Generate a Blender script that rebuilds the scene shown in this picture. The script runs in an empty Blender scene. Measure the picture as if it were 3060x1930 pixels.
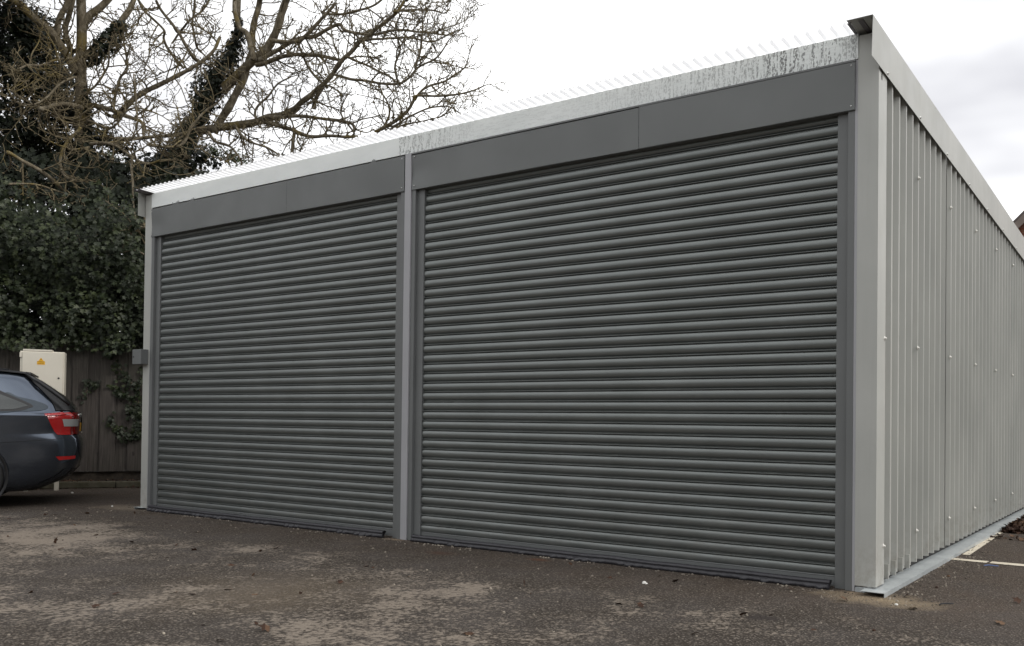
import bpy, math, random
import numpy as np
from mathutils import Vector, Matrix, noise
random.seed(11); rng = np.random.default_rng(5)
S = bpy.context.scene
COL = S.collection
V = Vector
# ------------------------------------------------------------------ camera
RX = V((0.841038, 0.5408718, 0.0106249)); UX = V((-0.001161, -0.0178356, 0.9998403)); FW = V((-0.5409749, 0.840916, 0.0143724))
CAM = V((1.5345107, -5.2595075, 1.0078549)); FPX, PX, PY = 2668.175, 1830.6, 1213.7
cd = bpy.data.cameras.new('camera'); cam = bpy.data.objects.new('camera', cd); COL.objects.link(cam)
m = Matrix((RX, UX, -FW)).transposed().to_4x4(); m.translation = CAM; cam.matrix_world = m
cd.sensor_width = 36; cd.lens = 36 * FPX / 3060; cd.shift_x = (1530 - PX) / 3060; cd.shift_y = (PY - 965) / 3060
cd.clip_start = .05; cd.clip_end = 2000; S.camera = cam
S.view_settings.view_transform = 'Standard'; S.view_settings.look = 'None'; S.view_settings.exposure = 0.17; S.view_settings.gamma = 1
S.view_settings.use_curve_mapping = False
# ------------------------------------------------------------------ overcast sky
W = bpy.data.worlds.new('World'); S.world = W; W.use_nodes = True
nt = W.node_tree; nt.nodes.clear()
def wn(t, **k):
    n = nt.nodes.new(t)
    for a, b in k.items(): setattr(n, a, b)
    return n
SUN_EL, SUN_AZ = math.radians(42), math.radians(78)          # azimuth clockwise from +Y
out = wn('ShaderNodeOutputWorld'); bg = wn('ShaderNodeBackground'); bg.inputs[1].default_value = .1
sky = wn('ShaderNodeTexSky', sky_type='NISHITA', sun_disc=False, sun_elevation=SUN_EL, sun_rotation=SUN_AZ)
tc = wn('ShaderNodeTexCoord'); mp = wn('ShaderNodeMapping'); mp.inputs['Scale'].default_value = (1.6, 1.6, 4.2); mp.inputs['Location'].default_value = (.3, 1.7, .45)
ns = wn('ShaderNodeTexNoise'); ns.inputs['Scale'].default_value = 1.15; ns.inputs['Detail'].default_value = 4; ns.inputs['Roughness'].default_value = .52
cr = wn('ShaderNodeValToRGB'); e = cr.color_ramp.elements
e[0].position = .38; e[0].color = (.64, .64, .67, 1); e[1].position = .66; e[1].color = (1.34, 1.345, 1.335, 1)
ml = wn('ShaderNodeMix', data_type='RGBA', blend_type='MULTIPLY'); ml.inputs[0].default_value = 1; ml.inputs[7].default_value = (11.4, 11.4, 11.4, 1)
mx = wn('ShaderNodeMix', data_type='RGBA'); mx.inputs[0].default_value = .94
L = nt.links.new
L(tc.outputs['Generated'], mp.inputs[0]); L(mp.outputs[0], ns.inputs[0]); L(ns.outputs[0], cr.inputs[0]); L(cr.outputs[0], ml.inputs[6])
L(sky.outputs[0], mx.inputs[6]); L(ml.outputs[2], mx.inputs[7]); L(mx.outputs[2], bg.inputs[0]); L(bg.outputs[0], out.inputs[0])
sd = bpy.data.lights.new('sun', 'SUN'); sd.energy = 1.5; sd.angle = math.radians(25); sd.color = (1, .96, .9)
so = bpy.data.objects.new('sun', sd); COL.objects.link(so)
sdir = V((math.sin(SUN_AZ) * math.cos(SUN_EL), math.cos(SUN_AZ) * math.cos(SUN_EL), math.sin(SUN_EL)))
so.rotation_euler = sdir.to_track_quat('Z', 'Y').to_euler(); so.location = (8, -4, 9)

# ------------------------------------------------------------------ material helpers
class M:
    def __init__(s, name, base=(.5, .5, .5), rough=.5, metal=0., spec=.5):
        s.m = bpy.data.materials.new(name); s.m.use_nodes = True; s.t = s.m.node_tree; s.b = s.t.nodes['Principled BSDF']
        s.b.inputs['Base Color'].default_value = (*base, 1); s.b.inputs['Roughness'].default_value = rough
        s.b.inputs['Metallic'].default_value = metal; s.b.inputs['Specular IOR Level'].default_value = spec
        s.pos = s.n('ShaderNodeNewGeometry').outputs['Position']
    def n(s, t, **k):
        n = s.t.nodes.new(t)
        for a, b in k.items():
            if a in n.inputs.keys() if isinstance(a, str) and a[0].isupper() else False: n.inputs[a].default_value = b
            else: setattr(n, a, b)
        return n
    def l(s, a, b): s.t.links.new(a, b)
    def noise(s, scale, detail=4, rough=.55, stretch=None, src=None, off=(0, 0, 0)):
        mp = s.n('ShaderNodeMapping'); mp.inputs['Scale'].default_value = stretch or (1, 1, 1); mp.inputs['Location'].default_value = off
        s.l(src or s.pos, mp.inputs[0])
        n = s.n('ShaderNodeTexNoise', Scale=scale, Detail=detail, Roughness=rough); s.l(mp.outputs[0], n.inputs[0]); return n.outputs[0]
    def ramp(s, f, stops):
        r = s.n('ShaderNodeValToRGB'); el = r.color_ramp.elements
        while len(el) < len(stops): el.new(.5)
        for e_, (p, c) in zip(el, stops): e_.position = p; e_.color = (*c, 1) if not isinstance(c, (int, float)) else (c, c, c, 1)
        s.l(f, r.inputs[0]); return r.outputs[0]
    def mix(s, f, a, b, bt='MIX'):
        n = s.n('ShaderNodeMix', data_type='RGBA', blend_type=bt)
        for v, i in ((f, 0), (a, 6), (b, 7)):
            if isinstance(v, (int, float)): n.inputs[i].default_value = v if i == 0 else (v, v, v, 1)
            elif isinstance(v, tuple): n.inputs[i].default_value = (*v, 1)
            else: s.l(v, n.inputs[i])
        return n.outputs[2]
    def math(s, op, a, b=None, c=None):
        n = s.n('ShaderNodeMath', operation=op)
        for i, v in enumerate((a, b, c)):
            if v is None: continue
            if isinstance(v, (int, float)): n.inputs[i].default_value = v
            else: s.l(v, n.inputs[i])
        return n.outputs[0]
    def xyz(s): n = s.n('ShaderNodeSeparateXYZ'); s.l(s.pos, n.inputs[0]); return n.outputs
    def col(s, c): s.l(c, s.b.inputs['Base Color'])
    def rough(s, c): s.l(c, s.b.inputs['Roughness'])
    def bump(s, h, strength=.3, dist=.01):
        n = s.n('ShaderNodeBump', Strength=strength, Distance=dist); s.l(h, n.inputs['Height']); s.l(n.outputs[0], s.b.inputs['Normal'])
    def dist(s, p, sx=1, sy=1):     # distance in plan to a point
        v = s.n('ShaderNodeVectorMath', operation='SUBTRACT'); s.l(s.pos, v.inputs[0]); v.inputs[1].default_value = p
        w = s.n('ShaderNodeVectorMath', operation='MULTIPLY'); s.l(v.outputs[0], w.inputs[0]); w.inputs[1].default_value = (sx, sy, 1)
        q = s.n('ShaderNodeVectorMath', operation='LENGTH'); s.l(w.outputs[0], q.inputs[0]); return q.outputs['Value']

def soft(name, a, b, rough, metal=0, scale=3, bumps=0, bscale=200, spec=.5, stretch=None):
    k = M(name, a, rough, metal, spec); k.col(k.ramp(k.noise(scale, 5, .6, stretch), [(.3, a), (.7, b)]))
    k.rough(k.ramp(k.noise(scale * 2.3, 3), [(.3, rough * .85), (.7, min(1, rough * 1.2))]))
    if bumps: k.bump(k.noise(bscale, 2), bumps, .002)
    return k.m

MAT = {}
# powder coated greys of the doors and frames, cream coated cladding
MAT['slat'] = soft('shutter_paint', (.150, .157, .152), (.180, .187, .182), .33, .6, 2.5, .3, 330, .6)
MAT['frame'] = soft('frame_paint', (.132, .138, .137), (.152, .158, .157), .5, 0, 1.6, .1, 300)
MAT['fascia'] = soft('fascia_paint', (.132, .139, .137), (.152, .160, .157), .52, 0, 1.1, .08, 300)
MAT['post'] = soft('centre_post_paint', (.34, .34, .355), (.38, .38, .395), .5, 0, 2)
k = M('cream_cladding', (.45, .445, .41), .40)
k.col(k.mix(k.ramp(k.noise(1.3, 5), [(.35, 0.), (.7, 1.)]), (.455, .458, .428), (.39, .395, .370)))
x, y, z = k.xyz()
zr_ = k.n('ShaderNodeMapRange'); k.l(z, zr_.inputs[0]); zr_.inputs[1].default_value = .03; zr_.inputs[2].default_value = .36; zr_.inputs[3].default_value = .5; zr_.inputs[4].default_value = 0
base_ = k.mix(k.ramp(k.noise(1.3, 5), [(.35, 0.), (.7, 1.)]), (.455, .458, .428), (.39, .395, .370))
run_ = k.ramp(k.noise(26, 4, .6, (1, 1, .06)), [(.52, 0.), (.72, .10)])
c = k.mix(run_, base_, (.24, .235, .20)); c = k.mix(k.math('MULTIPLY', zr_.outputs[0], k.ramp(k.noise(17, 6, .75), [(.42, 0.), (.66, 1.)])), c, (.20, .165, .125)); k.col(c)
k.rough(k.ramp(k.noise(5, 3), [(.3, .36), (.7, .52)])); k.bump(k.noise(2.2, 2), .16, .02); MAT['cream'] = k.m
k = M('shutter_paint_dusty', (.15, .157, .152), .33, .6, .6); x, y, z = k.xyz()
zr_ = k.n('ShaderNodeMapRange'); k.l(z, zr_.inputs[0]); zr_.inputs[1].default_value = .05; zr_.inputs[2].default_value = .8; zr_.inputs[3].default_value = .4; zr_.inputs[4].default_value = .04
dz = k.math('MULTIPLY', zr_.outputs[0], k.ramp(k.noise(6, 6, .7, (1, 1, 2.2)), [(.40, 0.), (.70, 1.)]))
k.col(k.mix(dz, k.ramp(k.noise(2.5, 5, .6), [(.3, (.158, .170, .164)), (.7, (.190, .203, .197))]), (.14, .130, .112)))
k.l(k.math('SUBTRACT', .6, k.math('MULTIPLY', dz, .6)), k.b.inputs['Metallic']); k.rough(k.math('ADD', k.math('ADD', .29, k.math('MULTIPLY', k.noise(3.5, 4, .6, (1, 1, 3)), .10)), k.math('MULTIPLY', dz, .3)))
k.bump(k.noise(330, 2), .3, .002); MAT['slat'] = k.m
# galvanised beam, two lengths: one clean, one with dark streaks of damp and wear
def galv(name, dirty):
    k = M(name, (.4, .42, .42), .4, .0, .8)
    x, y, z = k.xyz()
    cloud = k.noise(2.2, 5, .6, (1, 1, 3)); fine = k.noise(22, 6, .7)
    c = k.mix(k.ramp(cloud, [(.3, 0.), (.7, 1.)]), (.80, .83, .815), (.70, .735, .72))
    if dirty:
        scr = k.ramp(k.noise(9, 6, .75, (1.2, 1, 7)), [(.53, 0.), (.565, .4), (.60, 0.)])
        c = k.mix(scr, c, (.32, .33, .32))
        band = k.ramp(k.noise(3.1, 4, .75, (1, .01, .05), off=(3.3, 0, 0)), [(.44, 0.), (.60, 1.)])
        xr = k.n('ShaderNodeMapRange'); k.l(x, xr.inputs[0]); xr.inputs[1].default_value = -2.3; xr.inputs[2].default_value = -.9
        near = k.ramp(k.dist((-3.75, 0, 3.26), 1, 1), [(.15, 1.), (.62, 0.)])
        zone = k.math('MAXIMUM', k.math('MULTIPLY', xr.outputs[0], 1.0), near)
        lines = k.ramp(k.noise(52, 2, .5, (1, .02, .12)), [(.46, 0.), (.52, 1.)])
        blot = k.ramp(k.noise(95, 3, .7, (1, 1, .55)), [(.47, 0.), (.53, 1.)])
        f = k.math('MULTIPLY', k.math('MULTIPLY', k.math('MULTIPLY', lines, blot), k.math('ADD', k.math('MULTIPLY', band, .45), .6)), zone)
        c = k.mix(k.math('MULTIPLY', f, .95), c, (.12, .125, .12))
        k.rough(k.ramp(fine, [(.3, .4), (.7, .7)]))
    else:
        c = k.mix(k.ramp(fine, [(.6, 0.), (.8, .25)]), c, (.3, .33, .32))
    k.col(c); k.bump(fine, .08, .003); return k.m
MAT['galv_clean'] = galv('galvanised_clean', False); MAT['galv_worn'] = galv('galvanised_worn', True)
k = M('galvanised_base', (.42, .46, .49), .35, .0, .8)
vo = k.n('ShaderNodeTexVoronoi', Scale=55.); k.l(k.pos, vo.inputs[0])
k.col(k.mix(.5, k.ramp(k.noise(5, 6, .7), [(.3, (.29, .315, .325)), (.7, (.47, .50, .505))]), k.ramp(vo.outputs['Distance'], [(.0, .7), (.9, .3)]), 'SOFT_LIGHT')); MAT['galv_base'] = k.m
MAT['zinc'] = M('zinc_screw', (.5, .5, .48), .35, .6).m
MAT['cap'] = M('cream_screw_cap', (.66, .65, .60), .4).m
# translucent white roof sheet
k = M('translucent_roof', (.9, .88, .9), .45); o = k.t.nodes['Material Output']; tr = k.n('ShaderNodeBsdfTranslucent'); tr.inputs[0].default_value = (1, 1, 1, 1)
ms = k.n('ShaderNodeMixShader'); ms.inputs[0].default_value = .985; k.l(k.b.outputs[0], ms.inputs[1]); k.l(tr.outputs[0], ms.inputs[2]); k.l(ms.outputs[0], o.inputs[0]); MAT['roof'] = k.m
MAT['roof_shade'] = M('shade_toned_sheet', (.2, .19, .2), .5, .3).m  # dark tone stands for the shade under the verge flashings
k = M('seal_rubber', (.028, .027, .032), .42); k.bump(k.noise(38, 4, .6), .6, .01); MAT['rubber'] = k.m
MAT['black'] = M('black_plastic', (.012, .012, .013), .4).m
MAT['dark'] = M('interior_dark', (.02, .02, .02), .9).m
# asphalt
k = M('asphalt', (.1, .09, .08), .9, 0, .3)
big = k.noise(.55, 4, .6, off=(2.1, 4.7, 0)); mid = k.noise(2.6, 6, .68, (1, 1, 1)); fin = k.noise(42, 5, .72); fin2 = k.noise(120, 3, .7)
vo = k.n('ShaderNodeTexVoronoi', Scale=72., Randomness=1.); k.l(k.pos, vo.inputs[0])
vo2 = k.n('ShaderNodeTexVoronoi', Scale=34., Randomness=1.); k.l(k.pos, vo2.inputs[0])
stone = k.ramp(vo.outputs['Distance'], [(.15, 1.), (.6, 0.)])
sv = k.n('ShaderNodeSeparateXYZ'); k.l(vo.outputs['Color'], sv.inputs[0])
dark = k.mix(stone, (.042, .033, .025), k.ramp(sv.outputs[0], [(.0, (.115, .096, .080)), (.55, (.19, .161, .136)), (.88, (.28, .236, .197)), (.985, (.38, .34, .285))]))
dark = k.mix(k.ramp(k.noise(1.7, 3), [(.4, 0.), (.65, .55)]), dark, k.mix(.5, dark, (.125, .112, .108)))
pale = k.mix(k.ramp(fin, [(.3, 0.), (.7, 1.)]), (.205, .170, .136), (.27, .228, .185))
msk = k.math('ADD', k.math('ADD', k.math('MULTIPLY', big, .9), k.math('MULTIPLY', mid, .72)), k.math('MULTIPLY', k.math('ADD', fin, k.math('MULTIPLY', vo2.outputs['Distance'], -.55)), .52))
x, y, z = k.xyz()
yr = k.n('ShaderNodeMapRange'); k.l(y, yr.inputs[0]); yr.inputs[1].default_value = -1.1; yr.inputs[2].default_value = -.25; yr.inputs[3].default_value = 0; yr.inputs[4].default_value = -.26
xr = k.n('ShaderNodeMapRange'); k.l(x, xr.inputs[0]); xr.inputs[1].default_value = -.2; xr.inputs[2].default_value = .6; xr.inputs[3].default_value = 0; xr.inputs[4].default_value = -.06
mm = k.math('ADD', k.math('ADD', msk, yr.outputs[0]), xr.outputs[0])
# ramp positions clamp at 1, so rescale
mr = k.n('ShaderNodeMapRange'); k.l(mm, mr.inputs[0]); mr.inputs[1].default_value = .905; mr.inputs[2].default_value = 1.03; mr.clamp = True
c = k.mix(k.math('MULTIPLY', mr.outputs[0], .85), dark, pale)
# brown film of dirt near the doors
br = k.n('ShaderNodeMapRange'); k.l(y, br.inputs[0]); br.inputs[1].default_value = -1.0; br.inputs[2].default_value = -.2; br.inputs[3].default_value = 0; br.inputs[4].default_value = .55
c = k.mix(k.math('MULTIPLY', br.outputs[0], k.ramp(mid, [(.35, .3), (.6, 1.)])), c, k.mix(.6, c, (.13, .090, .063)))
def spot(c, p, r0, r1, colr, amt, sx=1, sy=1):
    d = k.math('ADD', k.dist(p, sx, sy), k.math('MULTIPLY', k.math('SUBTRACT', mid, .5), r1 * 2.0))
    d = k.math('ADD', d, k.math('MULTIPLY', k.math('SUBTRACT', fin, .5), r1 * .5))
    q = k.n('ShaderNodeMapRange'); k.l(d, q.inputs[0]); q.inputs[1].default_value = r0; q.inputs[2].default_value = r1; q.inputs[3].default_value = amt; q.inputs[4].default_value = 0
    return k.mix(q.outputs[0], c, colr)
c = spot(c, (.10, -.17, 0), .08, .34, (.36, .28, .18), .8, .75, 1.6)
c = spot(c, (-.08, -.06, 0), .03, .16, (.28, .21, .14), .6, 1, 2)
c = spot(c, (-3.93, -.045, 0), .02, .11, (.34, .26, .18), .8, .8, 2)
c = spot(c, (-8.0, .03, 0), .1, .42, (.24, .195, .145), .8, .7, 1.5)
c = spot(c, (-.30, -.99, 0), .05, .12, (.045, .036, .032), .85, 1, 1.6)
c = spot(c, (-3.14, -.36, 0), .01, .14, (.10, .045, .025), .7, .8, 1.5)
c = spot(c, (-2.35, -.17, 0), .01, .10, (.15, .06, .028), .7, .8, 1.5)
c = spot(c, (-2.9, -2.0, 0), .1, .8, (.22, .17, .115), .35)
c = spot(c, (-6.4, -.9, 0), .05, .16, (.05, .042, .036), .7)
fl = k.ramp(k.noise(210, 1, .5), [(.74, 0.), (.78, 1.)]); c = k.mix(k.math('MULTIPLY', fl, .55), c, (.42, .38, .33))
k.col(c)
hgt = k.math('ADD', k.math('MULTIPLY', k.math('ADD', k.math('MULTIPLY', stone, .8), k.math('MULTIPLY', fin2, .6)), k.math('SUBTRACT', 1.0, k.math('MULTIPLY', mr.outputs[0], .75))), k.math('MULTIPLY', fin, .5))
k.bump(hgt, 1., .016); MAT['asphalt'] = k.m
k = M('parking_paint', (.6, .54, .42), .8); c = k.ramp(k.noise(9, 6, .7), [(.3, (.52, .46, .36)), (.7, (.68, .62, .50))])
wear = k.ramp(k.noise(38, 6, .75), [(.60, 0.), (.66, 1.)]); k.col(k.mix(wear, c, (.09, .078, .068))); MAT['paint'] = k.m
MAT['soil'] = soft('soil', (.020, .015, .011), (.05, .038, .026), .95, 0, 14, .8, 40)
MAT['kerb'] = soft('mossy_kerb', (.045, .042, .022), (.095, .085, .06), .9, 0, 7, .6, 60)
k = M('fence_wood', (.06, .05, .045), .85); g = k.noise(9, 6, .65, (6, 6, .35)); c = k.ramp(g, [(.25, (.026, .022, .019)), (.5, (.058, .049, .043)), (.75, (.10, .086, .076))])
kn = k.ramp(k.noise(5, 3, .5, (1.5, 1.5, 1.1)), [(.66, 0.), (.72, .8)]); k.col(k.mix(kn, k.mix(k.ramp(k.noise(1.2, 4), [(.4, 0.), (.65, .5)]), c, (.045, .046, .03)), (.02, .016, .013))); k.bump(g, .5, .006); MAT['wood'] = k.m
k = M('bark', (.1, .08, .06), .9); g = k.noise(16, 6, .7, (1, 1, .5))
c = k.ramp(g, [(.3, (.055, .043, .026)), (.52, (.145, .120, .078)), (.72, (.31, .275, .21))])
lich = k.ramp(k.noise(1.7, 5, .65), [(.55, 0.), (.62, 1.)]); k.col(k.mix(k.math('MULTIPLY', lich, .75), c, (.17, .125, .028))); k.bump(g, .8, .02); MAT['bark'] = k.m
k = M('twig_bark', (.06, .045, .03), .85); g = k.noise(9, 4, .6)
c = k.ramp(g, [(.35, (.068, .052, .028)), (.65, (.19, .155, .088))]); lich = k.ramp(k.noise(1.4, 4, .65, off=(5, 2, 1)), [(.56, 0.), (.64, 1.)])
k.col(k.mix(k.math('MULTIPLY', lich, .6), c, (.16, .12, .03))); MAT['twig'] = k.m
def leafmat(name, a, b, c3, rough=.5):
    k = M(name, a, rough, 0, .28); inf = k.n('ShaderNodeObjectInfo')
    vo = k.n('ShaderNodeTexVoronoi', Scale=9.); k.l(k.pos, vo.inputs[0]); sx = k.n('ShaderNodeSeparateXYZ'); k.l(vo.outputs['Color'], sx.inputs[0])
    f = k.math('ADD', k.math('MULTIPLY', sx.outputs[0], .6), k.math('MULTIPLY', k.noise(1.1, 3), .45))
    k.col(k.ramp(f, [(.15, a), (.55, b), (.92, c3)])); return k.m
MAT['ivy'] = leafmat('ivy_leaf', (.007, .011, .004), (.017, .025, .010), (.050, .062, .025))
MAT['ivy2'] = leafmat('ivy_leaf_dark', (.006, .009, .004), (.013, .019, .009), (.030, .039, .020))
MAT['bush'] = leafmat('bush_leaf', (.03, .045, .018), (.065, .085, .035), (.13, .15, .08))
MAT['deadleaf'] = leafmat('dead_leaf', (.022, .011, .007), (.055, .028, .017), (.14, .085, .05), .8)
MAT['pebble'] = leafmat('pebble', (.03, .025, .02), (.14, .12, .10), (.42, .37, .30), .8)
MAT['carpaint'] = M('car_paint', (.10, .122, .158), .14, .9).m
p = bpy.data.materials['car_paint'].node_tree.nodes['Principled BSDF']; p.inputs['Coat Weight'].default_value = .8; p.inputs['Coat Roughness'].default_value = .06
MAT['carglass'] = M('car_glass', (.016, .021, .02), .07, 0, .9).m
MAT['cartrim'] = M('car_trim', (.010, .010, .011), .35).m
k = M('quarter_glass', (.03, .045, .06), .12, .2, .8); MAT['quarter'] = k.m
k = M('lamp_red', (.42, .008, .008), .12, 0, .8); k.b.inputs['Coat Weight'].default_value = .7; k.bump(k.noise(60, 1), .3, .01); MAT['lampred'] = k.m
MAT['lampdark'] = M('lamp_dark_red', (.16, .006, .006), .12, 0, .8).m
MAT['lampclear'] = M('lamp_clear', (.42, .43, .42), .12, .2, .8).m
MAT['chrome'] = M('chrome', (.75, .76, .78), .12, 1).m
MAT['tyre'] = M('tyre_rubber', (.015, .015, .015), .8).m
MAT['rim'] = M('alloy', (.35, .36, .37), .3, .8).m
MAT['cabinet'] = soft('cabinet_grp', (.60, .56, .47), (.66, .62, .53), .5, 0, 3)
MAT['yellow'] = M('warning_yellow', (.75, .40, .015), .5).m
k = M('house_brick', (.25, .1, .05), .85); br_ = k.n('ShaderNodeTexBrick', Scale=1.); mp = k.n('ShaderNodeMapping'); mp.inputs['Rotation'].default_value = (math.radians(90), 0, 0)
k.l(k.pos, mp.inputs[0]); k.l(mp.outputs[0], br_.inputs[0]); br_.inputs['Color1'].default_value = (.30, .10, .05, 1); br_.inputs['Color2'].default_value = (.20, .06, .035, 1); br_.inputs['Mortar'].default_value = (.26, .17, .12, 1)
br_.inputs['Brick Width'].default_value = .225; br_.inputs['Row Height'].default_value = .075; br_.inputs['Mortar Size'].default_value = .008; k.col(br_.outputs[0]); MAT['brick'] = k.m
MAT['tile'] = soft('roof_tile', (.06, .05, .045), (.11, .09, .08), .8, 0, 4, .5, 30)
MAT['barge'] = soft('barge_board', (.15, .12, .10), (.22, .18, .155), .7, 0, 3)
MAT['litter'] = M('white_litter', (.75, .74, .70), .6).m
MAT['blue'] = M('blue_plastic', (.10, .18, .42), .4).m
MAT['doorwhite'] = M('window_frame_white', (.7, .7, .7), .4).m

# ------------------------------------------------------------------ mesh helpers
def mesh(name, vs, fs, mat, smooth=False):
    me = bpy.data.meshes.new(name)
    if isinstance(vs, np.ndarray) and isinstance(fs, np.ndarray):
        nf, q = fs.shape; me.vertices.add(len(vs)); me.vertices.foreach_set('co', vs.astype(np.float32).ravel())
        me.loops.add(nf * q); me.loops.foreach_set('vertex_index', fs.astype(np.int32).ravel())
        me.polygons.add(nf); me.polygons.foreach_set('loop_start', np.arange(nf, dtype=np.int32) * q); me.update(calc_edges=True); me.validate()
    else:
        me.from_pydata([tuple(v) for v in vs], [], fs); me.update()
    me.materials.append(MAT[mat])
    if smooth: me.polygons.foreach_set('use_smooth', [True] * len(me.polygons))
    return me
class MB:
    def __init__(s): s.v = []; s.f = []
    def add(s, vs, fs): o = len(s.v); s.v += [V(v) for v in vs]; s.f += [tuple(i + o for i in f) for f in fs]; return s
    def box(s, a, b):
        x0, y0, z0 = a; x1, y1, z1 = b
        return s.add([(x0, y0, z0), (x1, y0, z0), (x1, y1, z0), (x0, y1, z0), (x0, y0, z1), (x1, y0, z1), (x1, y1, z1), (x0, y1, z1)],
                     [(3, 2, 1, 0), (4, 5, 6, 7), (0, 1, 5, 4), (1, 2, 6, 5), (2, 3, 7, 6), (3, 0, 4, 7)])
    def hexa(s, p): return s.add(p, [(3, 2, 1, 0), (4, 5, 6, 7), (0, 1, 5, 4), (1, 2, 6, 5), (2, 3, 7, 6), (3, 0, 4, 7)])
    def strip(s, prof, a, b, axis=0, thick=None):     # open profile of points (2 coords), extruded along axis from a to b
        n = len(prof); pts = []
        for t in (a, b):
            for q in prof:
                if axis == 0: pts.append((t, q[0], q[1]))
                elif axis == 1: pts.append((q[0], t, q[1]))
                else: pts.append((q[0], q[1], t))
        return s.add(pts, [(i, i + 1, n + i + 1, n + i) for i in range(n - 1)])
    def lathe(s, prof, c, ax, n=16, u=None):          # prof (r, h)
        ax = V(ax).normalized(); a = ax.orthogonal().normalized(); b = ax.cross(a); pts = []
        for r_, h in prof:
            for i in range(n):
                t = 2 * math.pi * i / n; pts.append(V(c) + ax * h + (a * math.cos(t) + b * math.sin(t)) * r_)
        fs = [(j * n + i, j * n + (i + 1) % n, (j + 1) * n + (i + 1) % n, (j + 1) * n + i) for j in range(len(prof) - 1) for i in range(n)]
        return s.add(pts, fs)
    def tube(s, pts, rad, n=6):
        pts = [V(p) for p in pts]; o = len(s.v); prev = None
        for i, p in enumerate(pts):
            d = (pts[min(i + 1, len(pts) - 1)] - pts[max(i - 1, 0)]).normalized()
            a = (prev - d * prev.dot(d)).normalized() if prev is not None and (prev - d * prev.dot(d)).length > 1e-4 else d.orthogonal().normalized()
            prev = a; b = d.cross(a); r_ = rad[i] if isinstance(rad, (list, tuple)) else rad
            for k_ in range(n):
                t = 2 * math.pi * k_ / n; s.v.append(p + (a * math.cos(t) + b * math.sin(t)) * r_)
        for i in range(len(pts) - 1):
            for k_ in range(n):
                s.f.append((o + i * n + k_, o + i * n + (k_ + 1) % n, o + (i + 1) * n + (k_ + 1) % n, o + (i + 1) * n + k_))
        s.f.append(tuple(o + n - 1 - k_ for k_ in range(n))); s.f.append(tuple(o + (len(pts) - 1) * n + k_ for k_ in range(n)))
        return s
def link(name, me, parent=None, loc=None, kind=None, label=None, bevel=0, solid=0):
    o = bpy.data.objects.new(name, me); COL.objects.link(o)
    if parent is not None:
        o.parent = parent
        if loc is None: loc = -BASE[parent.name]; BASE[o.name] = V((0, 0, 0))
        else: BASE[o.name] = V(loc)
    if loc is not None: o.location = loc
    if o.name not in BASE: BASE[o.name] = V((0, 0, 0)) if loc is None else V(loc)
    if kind: o['kind'] = kind
    if label: o['label'] = label
    if solid: md = o.modifiers.new('s', 'SOLIDIFY'); md.thickness = solid; md.offset = 0
    if bevel: md = o.modifiers.new('b', 'BEVEL'); md.width = bevel; md.segments = 2; md.limit_method = 'ANGLE'
    return o
BASE = {}
def empty(name, loc, label, cat, group=None):
    o = bpy.data.objects.new(name, None); COL.objects.link(o); o.location = loc; o.empty_display_size = .3; BASE[o.name] = V(loc)
    o['label'] = label; o['category'] = cat
    if group: o['group'] = group
    return o
def tag(o, label, cat, group=None):
    o['label'] = label; o['category'] = cat
    if group: o['group'] = group
def part(name, mb, mat, parent=None, smooth=False, **k):
    return link(name, mesh(name, mb.v, mb.f, mat, smooth), parent, **k)
def box(name, a, b, mat, parent=None, **k): return part(name, MB().box(a, b), mat, parent, **k)

# ------------------------------------------------------------------ ground
n = 80
def gz(x, y): return 0.0
me = mesh('ground', [(-400, -400, 0), (400, -400, 0), (400, 400, 0), (-400, 400, 0)], [(0, 1, 2, 3)], 'asphalt')
g = link('ground', me, kind='structure'); g['label'] = 'worn brown grey asphalt of the car park'

# ------------------------------------------------------------------ garage
XL, XC0, XC1, XR = -7.77, -3.905, -3.836, -.125
YB = 6.1
G = empty('garage', (-3.885, 0, 0), 'double garage with two grey roller shutter doors and cream profiled metal side wall', 'garage')
FD = V((0.5736, 0.8192, 0))   # fence direction (used further down too)
rz = lambda y: 3.335 - .05 * y       # underside of the roof
# slat, shared mesh (width of one bay)
def slat_mesh(w):
    pr = [(.006, .0028), (.002, .0038)]
    for i in range(19):                     # broad curl
        a = math.pi * (i / 18); pr.append((-.0150 * max(0, math.sin(a)) ** .92, .0045 + .0585 * (1 - math.cos(a)) / 2))
    pr += [(.0025, .0640)]
    for i in range(9):                       # small interlocking bead
        a = math.pi * (i / 8); pr.append((-.0150 * math.sin(a) + .001, .0652 + .0078 * (1 - math.cos(a)) / 2))
    pr += [(.004, .0730), (.007, .0745), (.007, .0795), (.006, .0798)]
    b = MB().strip(pr, 0, w); return mesh('slat', b.v, b.f, 'slat', True)
P0, PITCH = .0665, .0769
def shutter(x0, x1, lab):
    sh = box('roller_shutter', (x0, .062, .01), (x1, .068, 2.95), 'dark', G, label=lab); me = slat_mesh(x1 - x0)
    for i in range(38):
        dy = {37: .05, 36: .018, 35: .005}.get(i, 0.0)
        link('slat', me, sh, loc=(x0, .047 + dy + random.uniform(-.0006, .0006), P0 + PITCH * i + random.uniform(-.0007, .0007)))
    b = MB().box((x0, .036, .012), (x1, .05, .066)).strip([(.036, .066), (.034, .070), (.038, .074), (.05, .076)], x0, x1); part('bottom_rail', b, 'frame', sh)
    return sh
shutter(-7.53, -4.02, 'grey roller shutter of the left bay'); shutter(-3.725, -.245, 'grey roller shutter of the right bay')
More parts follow.
